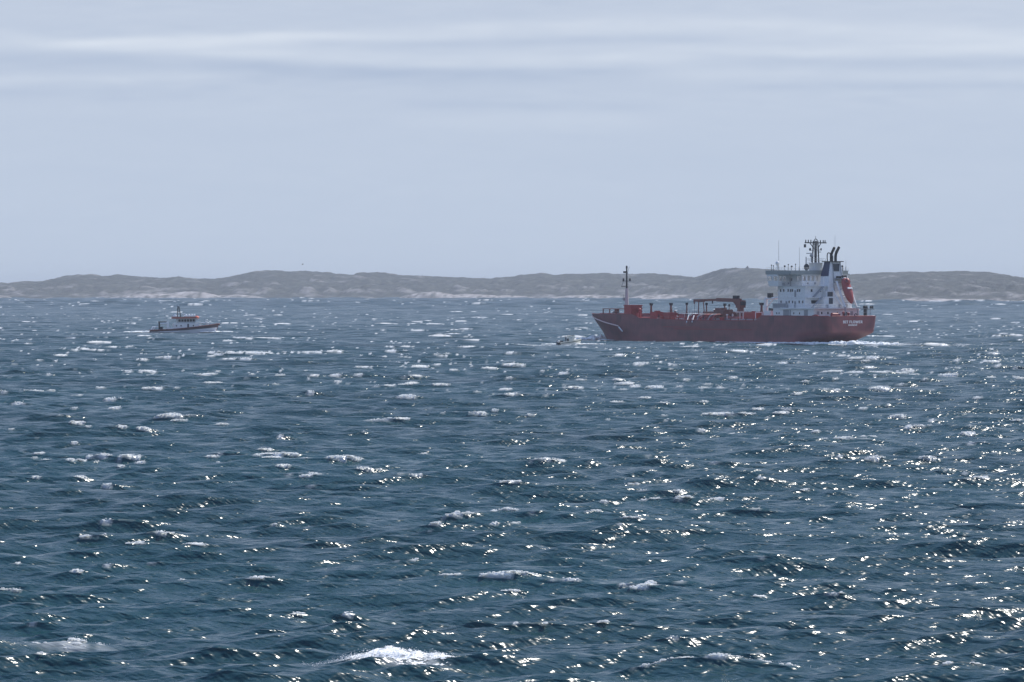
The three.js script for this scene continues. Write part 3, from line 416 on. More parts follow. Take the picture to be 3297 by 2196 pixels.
  part(d2, 'stair', [beam([-57.75, 18, -3.2], [-57.75, 14.7, -7.0], 0.12, 0.35), beam([-58.5, 18, -3.2], [-58.5, 14.7, -7.0], 0.12, 0.35), ...[...Array(12).keys()].map((k) => { const t = (k + 0.5) / 12; return bx(-58.5, -57.75, lerp(18, 14.7, t) - 0.03, lerp(18, 14.7, t) + 0.03, lerp(-3.2, -7, t) - 0.14, lerp(-3.2, -7, t) + 0.14); })], M.grey);
  part(d2, 'stair', [beam([-58.9, 14.6, -4.6], [-58.9, 11.4, -8.4], 0.12, 0.3), beam([-59.6, 14.6, -4.6], [-59.6, 11.4, -8.4], 0.12, 0.3)], M.grey);
  part(d2, 'downpipe', bx(-57.5, -57.3, 11.4, 21, -2.7, -2.45), M.pale); part(d2, 'downpipe', bx(-42.9, -42.75, 11.4, 18, -9.3, -9.15), M.pale);
  const railing = (parent, pts, y, hgt = 1.0, m = M.pale) => { const g = []; for (let k = 0; k < pts.length - 1; k++) { const [ax, az] = pts[k], [bx_, bz] = pts[k + 1]; for (const f of [0.5, 1]) g.push(bar([ax, y + hgt * f, az], [bx_, y + hgt * f, bz], 0.035, 5)); const n = Math.max(1, Math.round(Math.hypot(bx_ - ax, bz - az) / 1.6)); for (let q = 0; q <= n; q++) g.push(bar([lerp(ax, bx_, q / n), y, lerp(az, bz, q / n)], [lerp(ax, bx_, q / n), y + hgt, lerp(az, bz, q / n)], 0.04, 5)); } return part(parent, 'railing', g, m); };
  railing(d1, [[-48.6, -10.4], [-63, -10.4], [-63, 2]], 11.36); railing(d2, [[-58.4, -9.3], [-58.4, -4.5]], 14.66); railing(d2, [[-46, -9.6], [-57.6, -9.6], [-57.6, -2]], 18.14);

  // wheelhouse with glazed walls all round: sill, head and posts are built, panes stand in the openings
  const wh = part(T, 'wheelhouse', [bx(-40.4, -51.6, 18.0, 18.2, -6.4, 6.4), bx(-40.4, -45.5, 18.0, 18.2, -11.0, 11.0), bx(-41.5, -44.5, 18.2, 19.4, -3, 3)], M.white);
  const lean = (g) => { const p = g.attributes.position; for (let k = 0; k < p.count; k++) { const f = (p.getY(k) - 18) / 3.7; p.setZ(k, p.getZ(k) * (1 + 0.035 * f)); if (p.getX(k) > -43) p.setX(k, p.getX(k) + 0.5 * f); } g.computeVertexNormals(); return g; };
  const wall = (ax, az, bx2, bz, n, spec = {}) => {
    const alongX = Math.abs(bx2 - ax) > Math.abs(bz - az), L = alongX ? Math.abs(bx2 - ax) : Math.abs(bz - az), th = 0.09, at = (s0, s1, y0, y1, t = th) => alongX ? bx(lerp(ax, bx2, s0), lerp(ax, bx2, s1), y0, y1, az - t, az + t) : bx(ax - t, ax + t, y0, y1, lerp(az, bz, s0), lerp(az, bz, s1));
    const lo = spec.lo ?? 19.75, hi = spec.hi ?? 21.25, mw = (spec.mw ?? 0.3) / L;
    part(wh, 'wall', [at(0, 1, 18.2, lo), at(0, 1, hi, 21.7)].map(lean), spec.m ?? M.white);
    for (let k = 0; k <= n; k++) part(wh, 'window_post', lean(at(clamp(k / n - mw / 2), clamp(k / n + mw / 2), lo, hi, th * (spec.solid?.includes(k) ? 1 : 0.9))), M.white);
    for (let k = 0; k < n; k++) { if (spec.blank?.includes(k)) part(wh, 'wall_panel', lean(at(clamp(k / n + mw / 2), clamp((k + 1) / n - mw / 2), lo, hi, th * 0.8)), M.white); else part(wh, 'window', lean(at(clamp(k / n + mw / 2), clamp((k + 1) / n - mw / 2), lo, hi, 0.015)), M.pane); }
  };
  wall(-40.4, -11, -45.5, -11, 2, { mw: 0.35 }); wall(-40.4, 11, -45.5, 11, 2, { mw: 0.35 });
  wall(-45.5, -11, -45.5, -6.4, 3, { blank: [2], mw: 0.5 }); wall(-45.5, 11, -45.5, 6.4, 3, { blank: [2] });
  wall(-40.4, -11, -40.4, 11, 14, { mw: 0.25 });
  wall(-45.5, -6.4, -51.6, -6.4, 4, { blank: [1], mw: 0.5 }); wall(-45.5, 6.4, -51.6, 6.4, 4, { blank: [1] });
  wall(-51.6, -6.4, -51.6, 6.4, 8, { mw: 0.5, blank: [4] });
  part(wh, 'door', bx(-45.62, -45.4, 18.2, 20.6, -6.75, -5.9), M.dark); part(wh, 'door_light', bx(-45.66, -45.58, 20.1, 20.9, -6.55, -6.1), M.pale);
  const rf = part(wh, 'roof', [bx(-39.3, -52.3, 21.7, 21.95, -11.5, 11.5), bx(-39.5, -52.1, 22.75, 22.9, -11.3, 11.3), bx(-39.3, -39.45, 21.95, 22.95, -11.5, 11.5), bx(-52.15, -52.3, 21.95, 22.95, -11.5, 10.6), bx(-39.45, -52.15, 21.95, 22.95, -11.5, -11.35), bx(-39.45, -51.4, 21.95, 22.95, 11.35, 11.5)], M.roof); rf.userData.label = 'grey-green roof with deep edge';
  part(wh, 'wing_wiper_box', [bx(-45.6, -46, 18.4, 19.2, -9.6, -9.1), bx(-45.6, -45.9, 18.6, 19.3, -7.6, -7.2)], M.grey);
  for (const z of [-4.4, -1.6, 1.0, 3.4]) part(wh, 'wall_fitting', bx(-51.7, -51.95, 18.6 + 0.2 * (z > 0), 19.3, z - 0.25, z + 0.25), M.grey);
  // ---- monkey island
  railing(T, [[-39.6, -11.2], [-51.9, -11.2], [-51.9, 11.2], [-39.6, 11.2], [-39.6, -11.2]], 22.9, 1.0);
  const whip = (x, z, y1, r0 = 0.07) => part(T, 'whip_aerial', [cyl(x, z, 22.9, 24.2, 0.12), cyl(x, z, 24.2, y1, r0, r0 * 0.6, 6)], M.grey);
  whip(-42, -8.4, 32.3); whip(-43, -1.1, 30.3); whip(-50.4, 7.2, 34, 0.06); whip(-51, 11, 26.4, 0.05); whip(-50, 10.6, 25.9, 0.04);
  for (const [x, z, h] of [[-42, -12 + 0.8, 1.7], [-42.2, -10.6, 1.5], [-43, -6.8, 1.4], [-43, -5.4, 1.9], [-43, -4.1, 1.3], [-43, -2.6, 2.0], [-50, 9.6, 1.7], [-51.5, 9.2, 1.4]]) { const a = part(T, 'aerial', cyl(x, z, 22.9, 22.9 + h, 0.09, 0.07, 6), M.dark); part(a, 'aerial_head', ball(x, 22.9 + h, z, 0.2 + 0.12 * (h < 1.45)), M.dark); }
  const dm = part(T, 'satellite_dome', [cyl(-42, -8.9, 22.9, 24.6, 0.28), ball(-42, 25.2, -8.9, 0.62, 1, 1.15, 1)], M.pale); dm.userData.label = 'pale satellite dome on its post';
  part(T, 'searchlight', [cyl(-50, -3.6, 22.9, 23.6, 0.15), ball(-50, 24.0, -3.6, 0.95, 0.7, 1.1, 1)], M.black);
  const mh = part(T, 'mast_house', [bx(-48.4, -51.4, 22.9, 25.2, -1.5, 1.6), bx(-47.9, -52.2, 25.2, 25.36, -2.2, 2.3)], M.white);
  railing(mh, [[-48, -2.1], [-52.1, -2.1], [-52.1, 2.2], [-48, 2.2]], 25.36, 1.3, M.grey); part(mh, 'flag_staff', [cyl(-49.5, -3.4, 22.9, 27.2, 0.2, 0.14, 8), beam([-49.5, 26.4, -3.4], [-49.5, 26.4, -1.5], 0.06, 0.06)], M.grey);
  const ms = part(T, 'main_mast', [...[[-49.2, -0.75], [-50.6, -0.75], [-50.6, 0.75], [-49.2, 0.75]].map(([x, z]) => bar([x, 25.3, z], [-49.9 + (x + 49.9) * 0.55, 32.2, z * 0.75], 0.2, 8)), ...[27.4, 29.3, 31].flatMap((y) => [bx(-50.4, -49.4, y, y + 0.12, -0.7, -0.6), bx(-50.4, -49.4, y, y + 0.12, 0.6, 0.7), bx(-50.4, -50.3, y, y + 0.12, -0.7, 0.7)]), new THREE.TorusGeometry(0.55, 0.13, 8, 16, Math.PI).rotateY(Math.PI / 2).translate(-50, 32.2, 0), cyl(-50, -0.1, 32.6, 33.7, 0.06)], M.dark);
  const yd = part(ms, 'yard', [bx(-50.15, -49.85, 31.4, 31.72, -4.2, 4.1), bar([-50, 31.5, -2.3], [-50, 29.8, -0.7], 0.14), bar([-50, 31.5, 2.0], [-50, 29.8, 0.8], 0.14)], M.dark); yd.userData.label = 'dark cross yard at the top of the mast';
  for (const z of [-3.9, -2.9, -1.9, 1.8, 2.9, 3.6]) part(ms, 'mast_light', cyl(-50, z, 31.7, 32.5 - 0.1 * (z > 0), 0.18, 0.15, 8), M.dark);
  part(ms, 'signal_flag', [bx(-50.05, -49.95, 30.1, 31.1, -4.6, -3.8)], M.dark);
  part(ms, 'radar_scanner', [cyl(-50, -1.7, 25.5, 27.3, 0.2), ball(-50, 27.6, -1.7, 0.55, 1, 0.9, 1), bx(-50.1, -49.9, 28.15, 28.4, -3.6, -1)], M.grey);
  part(ms, 'radar_scanner', [bar([-50, 29.0, -0.7], [-50, 29.2, -1.9], 0.07), ball(-50, 29.5, -2.2, 0.35, 1, 1.3, 1), bar([-50, 29, 0.6], [-50, 29.6, 2.1], 0.07), bx(-50.1, -49.9, 29.2, 29.9, 1.9, 2.25), bx(-50.1, -49.9, 28.6, 28.8, 1.2, 2)], M.dark);

  // ---- funnel
  const frustum = (x0, x1, z0, z1, y0, X0, X1, Z0, Z1, y1) => { const g = new THREE.BoxGeometry(1, 1, 1), p = g.attributes.position; for (let k = 0; k < p.count; k++) { const top = p.getY(k) > 0, a = p.getX(k) > 0, b = p.getZ(k) > 0; p.setXYZ(k, top ? (a ? X1 : X0) : (a ? x1 : x0), top ? y1 : y0, top ? (b ? Z1 : Z0) : (b ? z1 : z0)); } g.computeVertexNormals(); return g; };
  const cs = part(T, 'engine_casing', [bx(-57.02, -60.6, 11.34, 14.7, -4.5, 6), bx(-52.5, -58.4, 14.7, 16.6, -2.4, 5.4)], M.white);
  part(cs, 'louvre', bx(-60.68, -60.55, 12.6, 14.4, -2.95, -1.45), M.grille); part(cs, 'louvre', bx(-58.47, -58.36, 14.9, 16.3, -1.8, 0.2), M.grille); for (const z of [-3.8, 1.2, 3.6]) part(cs, 'locker', bx(-60.6, -61.1, 11.4, 12.5, z - 0.35, z + 0.35), M.grey);
  const fn = part(T, 'funnel', frustum(-58.2, -53, -1.5, 5.2, 16.6, -57.1, -53.7, 0.5, 4.3, 25.6), M.white); fn.userData.label = 'tall tapering white funnel with navy side';
  const fx = (y) => (y - 16.6) / 9;
  part(fn, 'navy_panel', frustum(lerp(-58.2, -57.1, fx(21)) + 0.5, -53.2, lerp(-1.5, 0.5, fx(21)) - 0.04, 0.9, 21.2, -56.7, -53.75, 0.46, 0.9, 25.58), M.navy);
  part(fn, 'funnel_louvre', bx(-57.6, -57.05, 22.7, 25.0, 1.3, 3.4), M.grille);
  part(fn, 'funnel_cap', bx(-57.9, -53.2, 25.6, 25.85, -0.1, 4.9), M.black);
  part(fn, 'exhaust_pipe', [tube([[-55, 25.6, 2.2], [-55, 27.4, 2.2], [-55.3, 28.3, 2.2], [-56.5, 29.9, 2.2]], 0.42, 24, 12), ball(-56.5, 29.9, 2.2, 0.42)], M.black);
  part(fn, 'exhaust_pipe', [tube([[-56.2, 25.6, 3], [-56.2, 27.3, 3], [-56.5, 28.3, 3], [-57.8, 30, 3]], 0.44, 24, 12), ball(-57.8, 30, 3, 0.44)], M.black);
  part(fn, 'exhaust_pipe', tube([[-54.5, 25.6, 1.1], [-54.5, 28, 1.1], [-54.7, 28.4, 1.3], [-55, 28.3, 1.7], [-55, 27, 1.9]], 0.16, 24, 8), M.black);
  part(fn, 'exhaust_pipe', cyl(-54.3, 3.2, 25.6, 27.6, 0.28), M.black);
  part(fn, 'side_pipe', [bar([-58.35, 16.6, 0.9], [-57.25, 25.5, 1.0], 0.1), bar([-58.3, 17.5, 4.3], [-57.2, 25.5, 3.9], 0.09)], M.grey);

  // ---- launching ramp at the stern
  const rp = part(T, 'lifeboat_ramp', [beam([-59.6, 19.6, 0.8], [-64.2, 11.6, 0.6], 0.42, 0.5), beam([-59.8, 21.2, 4.5], [-64.6, 11.6, 4.9], 0.34, 0.42), beam([-59.6, 17.6, -1.1], [-62.4, 13.2, -0.2], 0.22, 0.3), beam([-62.4, 13.2, -0.2], [-63.6, 11.5, 0.5], 0.22, 0.3)], M.pale);
  part(rp, 'ramp_platform', [bx(-57.2, -60.6, 20.3, 20.5, 1.2, 4.6), bx(-57.2, -60.6, 19.2, 19.35, 1.2, 4.6), bx(-58.4, -58.2, 16.6, 20.3, 4.3, 4.5)], M.grey);
  part(rp, 'ramp_winch', [cyl(0, 0, -0.7, 0.7, 0.5, 0.5, 12).rotateX(Math.PI / 2).translate(-59.9, 21, 3.6), bx(-58.3, -59.4, 20.5, 21.2, 1.6, 2.8)], M.dark);
  part(rp, 'ramp_leg', [bar([-64.6, 11.7, 4.9], [-64.8, 8, 5.3], 0.18), bar([-60, 20.8, 4.5], [-59.2, 17.4, 3.6], 0.14), bar([-64.2, 11.6, 0.6], [-64.4, 8, 0.5], 0.2), beam([-62.7, 15.6, 4.7], [-64.3, 12.4, 4.0], 0.18, 0.25), ...[0.25, 0.5, 0.75].map((t) => bar([lerp(-59.8, -64.4, t) + 0.5, lerp(19.6, 11.6, t) - 0.6, 0.7], [lerp(-59.8, -64.4, t) + 0.5, lerp(20.4, 11.6, t) - 0.6, 4.7], 0.1))], M.grey);
  part(T, 'stern_mooring_winch', [cyl(0, 0, -1.1, 1.1, 0.7, 0.7, 14).rotateX(Math.PI / 2).translate(-65.2, 9.2, -4.2), bx(-64.4, -66, 8, 8.6, -5.6, -2.8), cyl(-66.6, -3.4, 8, 9.6, 0.3), cyl(-66.6, -1.9, 8, 9.9, 0.32), ball(-66.6, 9.9, -1.9, 0.42), cyl(-66.4, 0.2, 8, 9.5, 0.3), ball(-66.4, 9.6, 0.2, 0.45)], M.redPlain);
  part(T, 'fairlead', [new THREE.TorusGeometry(0.5, 0.16, 8, 14).rotateY(Math.PI / 2).translate(-68.8, 9.1, -2.8), new THREE.TorusGeometry(0.5, 0.16, 8, 14).rotateY(Math.PI / 2).translate(-68.8, 9.1, 1.2)], M.dark);
  part(T, 'hull_fender', new THREE.SphereGeometry(1, 14, 8, 0, Math.PI * 2, 0, Math.PI / 2).scale(1.8, 0.55, 0.5).translate(-62.6, 8.85, -9.7), M.redPlain);
  const sr2 = railing(T, [[-63.2, 9.2], [-66.6, 8.6], [-68.2, 7.2], [-68.2, 4.6]], 8.85, 2.3, M.grey); sr2.userData.label = 'stern rail at the mooring deck';
  part(T, 'hose_reel', [cyl(0, 0, -0.5, 0.5, 0.6, 0.6, 12).rotateX(Math.PI / 2).translate(-66.6, 11.5, 6.6), bx(-66.7, -66.5, 8, 11, 6, 7.2), ball(-66.7, 11.6, 8.6, 0.3, 1, 1.5, 1), ball(-66.7, 11.6, 9.3, 0.3, 1, 1.5, 1), bx(-65.6, -67.2, 10.9, 11.1, 5.4, 9.6)], M.dark);

  // ---- free-fall lifeboat, a thing of its own resting on the ramp
  const B = thing('lifeboat', 'enclosed dark red lifeboat lying steeply on the stern ramp of the tanker', 'lifeboat');
  const top = V([-59.9, 20.0, 2.65]), bot = V([-63.9, 12.0, 2.7]), dir = bot.clone().sub(top), L = dir.length(); dir.normalize();
  const toWorld = (v) => v.applyAxisAngle(new THREE.Vector3(0, 1, 0), SHIP.yaw).add(new THREE.Vector3(SHIP.x, 0, SHIP.z));
  const outN = new THREE.Vector3(dir.y, -dir.x, 0).multiplyScalar(-1);           // up from the ramp, away from it
  const up = outN.x < 0 ? outN : outN.multiplyScalar(-1), side = new THREE.Vector3().crossVectors(dir, up);
  const basis = new THREE.Matrix4().makeBasis(dir, up, side);
  B.position.copy(toWorld(top.clone())); B.quaternion.setFromAxisAngle(new THREE.Vector3(0, 1, 0), SHIP.yaw).multiply(new THREE.Quaternion().setFromRotationMatrix(basis));
  const prof = [[0, 0.35], [0.03, 0.8], [0.12, 1.25], [0.3, 1.45], [0.6, 1.42], [0.8, 1.1], [0.93, 0.55], [1, 0.05]];
  const boat = sheet(24, 40, (u, v) => { const rr = table(prof, v), a = u * 2 * Math.PI, yy = Math.sin(a), up2 = yy > 0 ? 0.86 : 1.0; return [v * L, 1.2 + rr * yy * up2, rr * Math.cos(a)]; });
  part(B, 'hull', flip(boat), M.boatRed);
  part(B, 'cockpit', [ball(1.7, 2.35, 0, 0.9, 1.3, 0.8, 0.9)], M.boatRed); for (const z of [-0.62, 0.62]) part(B, 'cockpit_window', bx(1.2, 2.2, 2.55, 2.85, z - 0.06, z + 0.06), M.glass);
  part(B, 'grab_line', [tube([[1, 1.5, -1.32], [3, 1.35, -1.52], [5.5, 1.3, -1.5], [7.4, 1.3, -1.1]], 0.06, 24, 5), bx(3.8, 4.3, 2.25, 2.6, -0.9, 0.9)], M.pale);
  part(B, 'stern_hatch', bx(-0.06, 0.2, 0.9, 1.7, -0.5, 0.5), M.pale);
}

// ------------------------------------------------------------------ rescue vessel on the left
{
  const R = thing('rescue_vessel', 'small patrol vessel with dark wheelhouse windows and orange roof, at the left', 'boat');
  R.position.set(RESCUE.x, 0.45, RESCUE.z); R.rotation.set(0, RESCUE.turn, 0.012);
  const gun = (x) => table([[-13.6, 0.75], [-9, 0.85], [-5, 1.05], [0, 1.4], [6, 2.0], [10, 2.45], [13.4, 2.95]], x), hb = (x, v) => { const q = clamp((x - 1) / 12.4), w = lerp(2.15, 2.95, v); return Math.max(0.03, w * (1 - Math.pow(q, lerp(1.6, 2.6, v))) * smooth(-15.5, -12, x)); };
  const hx = (u, v) => lerp(-13.6, lerp(12.0, 13.4, v), u);
  const sideSheet = (s, v0, v1) => sheet(50, 8, (u, v) => { const vv = lerp(v0, v1, v), x = hx(u, vv), y = lerp(-0.8, gun(x), vv); return [x, y, s * hb(x, vv)]; });
  const dbl = (m) => { m.side = THREE.DoubleSide; return m; };
  part(R, 'hull', [sideSheet(-1, 0, 0.66), sideSheet(1, 0, 0.66), sheet(6, 6, (u, v) => { const b = hb(-13.6, v); return [-13.6, lerp(-0.8, 0.75, v), lerp(-b, b, u)]; })], dbl(mat(0.55, 0.57, 0.60, 0.4)));
  part(R, 'topside_band', [sideSheet(-1, 0.66, 1), sideSheet(1, 0.66, 1)], dbl(mat(0.07, 0.045, 0.05, 0.5)));
  part(R, 'deck', sheet(40, 2, (u, v) => { const x = lerp(-13.5, 13, u), b = hb(x, 0.93); return [x, gun(x) - 0.12, lerp(b, -b, v)]; }), mat(0.20, 0.07, 0.06, 0.8));
  for (const s of [-1, 1]) part(R, 'fender', tube([...Array(30).keys()].map((k) => { const x = lerp(-13.5, 13.35, k / 29); return [x, gun(x) + 0.02, s * (hb(x, 1) + 0.1)]; }), 0.2, 60, 8), mat(0.13, 0.045, 0.04, 0.7));
  part(R, 'stem_post', [beam([13.45, 3.1, 0], [12.3, 0.1, 0], 0.5, 0.5), ball(13.6, 2.8, 0, 0.5, 1, 0.8, 1)], M.brown);
  const dh = part(R, 'deckhouse', [bx(-4.2, 5.6, 0.8, 3.3, -2.1, 2.1), bx(5.5, 6.6, 1.5, 2.7, -1.7, 1.7)], M.white);
  part(dh, 'side_door', bx(1.0, 1.7, 1.5, 3.1, 2.08, 2.14), M.grille); for (const x of [-3.2, -1.4, 3.4]) part(dh, 'porthole', cyl(0, 0, -0.03, 0.03, 0.28, 0.28, 14).rotateX(Math.PI / 2).translate(x, 2.4, 2.11), M.glass);
    const whg = new THREE.BoxGeometry(1, 1, 1); { const p = whg.attributes.position; for (let k = 0; k < p.count; k++) { const t = p.getY(k) > 0, f = p.getX(k) > 0; p.setXYZ(k, f ? (t ? 4.9 : 4.0) : (t ? -3.2 : -2.7), t ? 5.2 : 3.3, (p.getZ(k) > 0 ? 1 : -1) * (t ? 2.0 : 1.85)); } whg.computeVertexNormals(); }
  const whl = part(R, 'wheelhouse', whg, mat(0.50, 0.52, 0.53, 0.4)); for (let k = 0; k < 6; k++) part(whl, 'window', bx(-2.4 + k * 1.1, -1.5 + k * 1.1, 3.95, 4.9, 1.90, 1.99), M.glass);
  part(R, 'roof', [bx(-4.6, 5.0, 5.2, 5.5, -2.3, 2.3)], M.roof);
  part(R, 'roof_coaming', [bx(-4.7, 4.4, 5.15, 5.85, 2.3, 2.42), bx(-4.7, 4.4, 5.15, 5.85, -2.42, -2.3), bx(-4.8, -4.68, 5.15, 6.05, -2.42, 2.42)], mat(0.36, 0.11, 0.08, 0.5));
  const ib = part(R, 'inflatable_nose', [ball(4.9, 5.55, 0.2, 0.62, 1.7, 1.05, 3.6)], M.orange); ib.userData.label = 'bright orange rounded front of the roof';
  for (const [x, w] of [[-4.4, 1.5], [0.0, 1.3], [1.6, 0.6], [2.4, 1.1], [3.6, 0.7]]) part(R, 'roof_fitting', [bar([x, 6.1, 1.4], [x + w, 6.2, 1.4], 0.42, 12), ball(x + w * 0.5, 6.5, 1.2, 0.4), bx(x + w * 0.3, x + w * 0.6, 5.5, 6.2, 0.9, 1.7)], M.pale);
  const mst = part(R, 'mast', [bar([-2.6, 5.5, 0.4], [-2.4, 10.1, 0.2], 0.19), bar([-1.3, 5.5, 0.4], [-2.0, 10.0, 0.1], 0.18), bar([-2.5, 7.9, 0.3], [-1.7, 7.9, 0.2], 0.12), bar([-2.5, 9.3, -1.2], [-2.2, 9.3, 1.4], 0.08)], M.dark);
  part(mst, 'radar', [bx(-1.0, 0.4, 7.0, 7.3, -0.4, 0.6), bar([-0.4, 5.5, 0.1], [-0.3, 7.0, 0.1], 0.12)], M.pale); part(mst, 'mast_lamp', cyl(-2.2, 0.2, 10, 10.5, 0.14), M.pale); part(mst, 'whip_aerial', bar([-7.1, 3.6, -1.6], [-7.2, 9.6, -1.6], 0.05, 5), M.grey);
  part(R, 'stern_gantry', [...[-1.9, 1.9].flatMap((z) => [bx(-9.9, -9.6, 0.8, 4.0, z - 0.14, z + 0.14)]), bx(-10, -7.0, 3.8, 4.15, -2.0, 2.0), bx(-9.7, -8.5, 0.8, 2.1, -1.4, 2.1)], M.dark);
  part(R, 'deck_locker', [cyl(-6.6, 1.8, 0.8, 3.9, 0.55, 0.5, 14), bar([-9.6, 3.3, 1.9], [-6.6, 3.4, 1.9], 0.32, 10), bar([-6.4, 1.2, 1.7], [-4.2, 1.3, 1.7], 0.4, 10)], M.pale);
  part(R, 'stern_ladder', [bar([-13.2, 0.8, 1.9], [-12.4, 2.0, 1.9], 0.24), bar([-12.4, 0.8, 1.9], [-11.5, 2.1, 1.9], 0.24), bar([-12.6, 2.0, 1.7], [-10.4, 2.1, 1.7], 0.22)], M.pale);
  part(R, 'bow_railing', [tube([[4.2, 3.7, 1.9], [6.4, 3.5, 1.9], [8.4, 3.4, 1.6], [9.6, 3.3, 1.2]], 0.24, 20, 6), ...[[4.6, 2.0, 3.7], [6.4, 2.0, 3.5], [8.4, 2.2, 3.4], [9.4, 2.3, 3.3]].map(([x, a, b]) => bar([x, a, 1.7], [x, b, 1.8], 0.1)), bar([8.2, 3.4, 1.4], [9.6, 2.2, 1.4], 0.24)], M.pale);
  part(R, 'searchlight', [new THREE.TorusGeometry(0.42, 0.16, 8, 16).translate(8.7, 4.2, 1.2), bar([8.7, 2.2, 1.2], [8.7, 3.8, 1.2], 0.1)], M.pale);
}

// ------------------------------------------------------------------ motorboat ahead of the tanker, with a man at the stern
;(function buildMotorboat() {
  const B = thing('motorboat', 'small cream motorboat with windscreen running just left of the tanker bow', 'boat');
  B.position.set(MOTOR.x, 0.5, MOTOR.z); B.rotation.set(0, MOTOR.turn, 0.075);
  const gun = (x) => table([[-3.3, 0.78], [0, 1.0], [3.4, 1.42]], x), hb = (x, v) => Math.max(0.02, lerp(0.95, 1.2, v) * (1 - Math.pow(clamp((x + 0.4) / 3.8), lerp(1.7, 2.6, v)))), hx = (u, v) => lerp(-3.3, lerp(2.7, 3.45, v), u);
  const s2 = (s, a, b) => sheet(30, 6, (u, v) => { const vv = lerp(a, b, v), x = hx(u, vv), y = lerp(-0.3, gun(x), vv); return [x, y, s * hb(x, vv)]; });
  const cream = M.cream; cream.side = THREE.DoubleSide;
  part(B, 'hull', [s2(-1, 0, 0.55), s2(1, 0, 0.55), s2(-1, 0.72, 1), s2(1, 0.72, 1), sheet(4, 4, (u, v) => { const b = hb(-3.3, v); return [-3.3, lerp(-0.3, 0.78, v), lerp(-b, b, u)]; })], cream);
  const st = mat(0.10, 0.10, 0.05, 0.5); st.side = THREE.DoubleSide; part(B, 'hull_stripe', [s2(-1, 0.55, 0.72), s2(1, 0.55, 0.72)], st);
  part(B, 'deck', sheet(20, 2, (u, v) => { const x = lerp(-3.2, 3.2, u), b = hb(x, 0.9); return [x, gun(x) - (x < 0.9 ? 0.35 : 0.06), lerp(b, -b, v)]; }), M.grey);
  const cab = part(B, 'console', [bx(-0.7, 1.0, 0.7, 1.55, -0.75, 0.75), bx(-0.9, 1.15, 2.38, 2.46, -0.8, 0.8), ...[-0.75, 0.75].flatMap((z) => [bar([-0.8, 1.5, z], [-0.85, 2.4, z], 0.05), bar([1.2, 1.5, z], [1.1, 2.4, z], 0.05)])], M.cream);
  part(cab, 'windscreen', bx(1.1, 1.14, 1.55, 2.36, -0.7, 0.7), M.pane); part(cab, 'side_screen', [bx(-0.75, 1.08, 1.55, 1.72, 0.74, 0.78), bx(-0.75, 1.08, 2.2, 2.38, 0.74, 0.78), bx(-0.75, -0.2, 1.72, 2.2, 0.74, 0.78), bx(0.6, 1.08, 1.72, 2.2, 0.74, 0.78)], M.cream); part(cab, 'side_window', bx(-0.2, 0.6, 1.72, 2.2, 0.75, 0.77), M.pane); part(cab, 'canopy', bx(-0.92, 1.12, 2.46, 2.54, -0.82, 0.82), M.dark); part(cab, 'seat', bx(-0.8, -0.2, 1.55, 2.2, -0.5, 0.5), M.pale);
  for (const z of [-0.5, 0.5]) { const e = part(B, 'outboard_engine', [bx(-4.2, -3.45, 0.1, 0.65, z - 0.2, z + 0.2), bx(-3.9, -3.6, -0.5, 0.1, z - 0.1, z + 0.1)], M.dark); part(e, 'engine_cowl', ball(-3.85, 0.95, z, 0.42, 1, 0.8, 0.7), z > 0 ? M.pale : M.dark); }
  part(B, 'swim_platform', [bx(-4.7, -3.32, 0.06, 0.2, -1.0, 1.0), bar([-4.6, 0.15, 0.95], [-4.6, 0.95, 0.95], 0.07), bar([-4.6, 0.9, 0.95], [-3.4, 0.9, 0.95], 0.06)], M.dark);
  part(B, 'aft_locker', [bx(-3.2, -2.5, 0.3, 1.15, -0.9, 0.9), bx(-1.1, -0.75, 0.6, 1.7, -0.6, 0.9)], M.dark);

  // the figure: one skin meshed round a skeleton
  const bones = [[[0, 0.92, 0.09], [0.02, 0.5, 0.12], 0.085, 0.065], [[0.02, 0.5, 0.12], [0, 0.08, 0.13], 0.062, 0.045], [[0, 0.92, -0.09], [-0.03, 0.5, -0.12], 0.085, 0.065], [[-0.03, 0.5, -0.12], [-0.06, 0.08, -0.13], 0.062, 0.045], [[0, 0.05, 0.13], [0.16, 0.03, 0.14], 0.045, 0.035], [[-0.06, 0.05, -0.13], [0.10, 0.03, -0.14], 0.045, 0.035], [[0, 0.95, 0], [0.01, 1.2, 0], 0.15, 0.15], [[0.01, 1.2, 0], [0.02, 1.42, 0], 0.16, 0.13], [[0.02, 1.42, -0.13], [0.02, 1.42, 0.13], 0.08, 0.08], [[0.02, 1.44, 0], [0.04, 1.56, 0], 0.06, 0.055], [[0.05, 1.62, 0], [0.05, 1.71, 0], 0.092, 0.1], [[0.13, 1.63, 0], [0.15, 1.64, 0], 0.02, 0.02], [[0.02, 1.42, 0.19], [0.05, 1.14, 0.26], 0.055, 0.045], [[0.05, 1.14, 0.26], [0.28, 1.08, 0.2], 0.042, 0.032], [[0.02, 1.42, -0.19], [0.04, 1.14, -0.27], 0.055, 0.045], [[0.04, 1.14, -0.27], [0.27, 1.1, -0.2], 0.042, 0.032], ...[0, 1, 2, 3].flatMap((k) => [[[0.28, 1.08, 0.2], [0.37, 1.09 - 0.006 * k, 0.18 + 0.014 * k], 0.016, 0.011], [[0.27, 1.1, -0.2], [0.36, 1.1 - 0.006 * k, -0.18 - 0.014 * k], 0.016, 0.011]]), [[0.29, 1.09, 0.19], [0.33, 1.12, 0.16], 0.016, 0.012], [[0.28, 1.11, -0.19], [0.32, 1.13, -0.16], 0.016, 0.012]];
  const RES = 60, mc = new MarchingCubes(RES, new THREE.MeshBasicMaterial(), false, false, 120000); mc.isolation = 0; const size = 0.95;
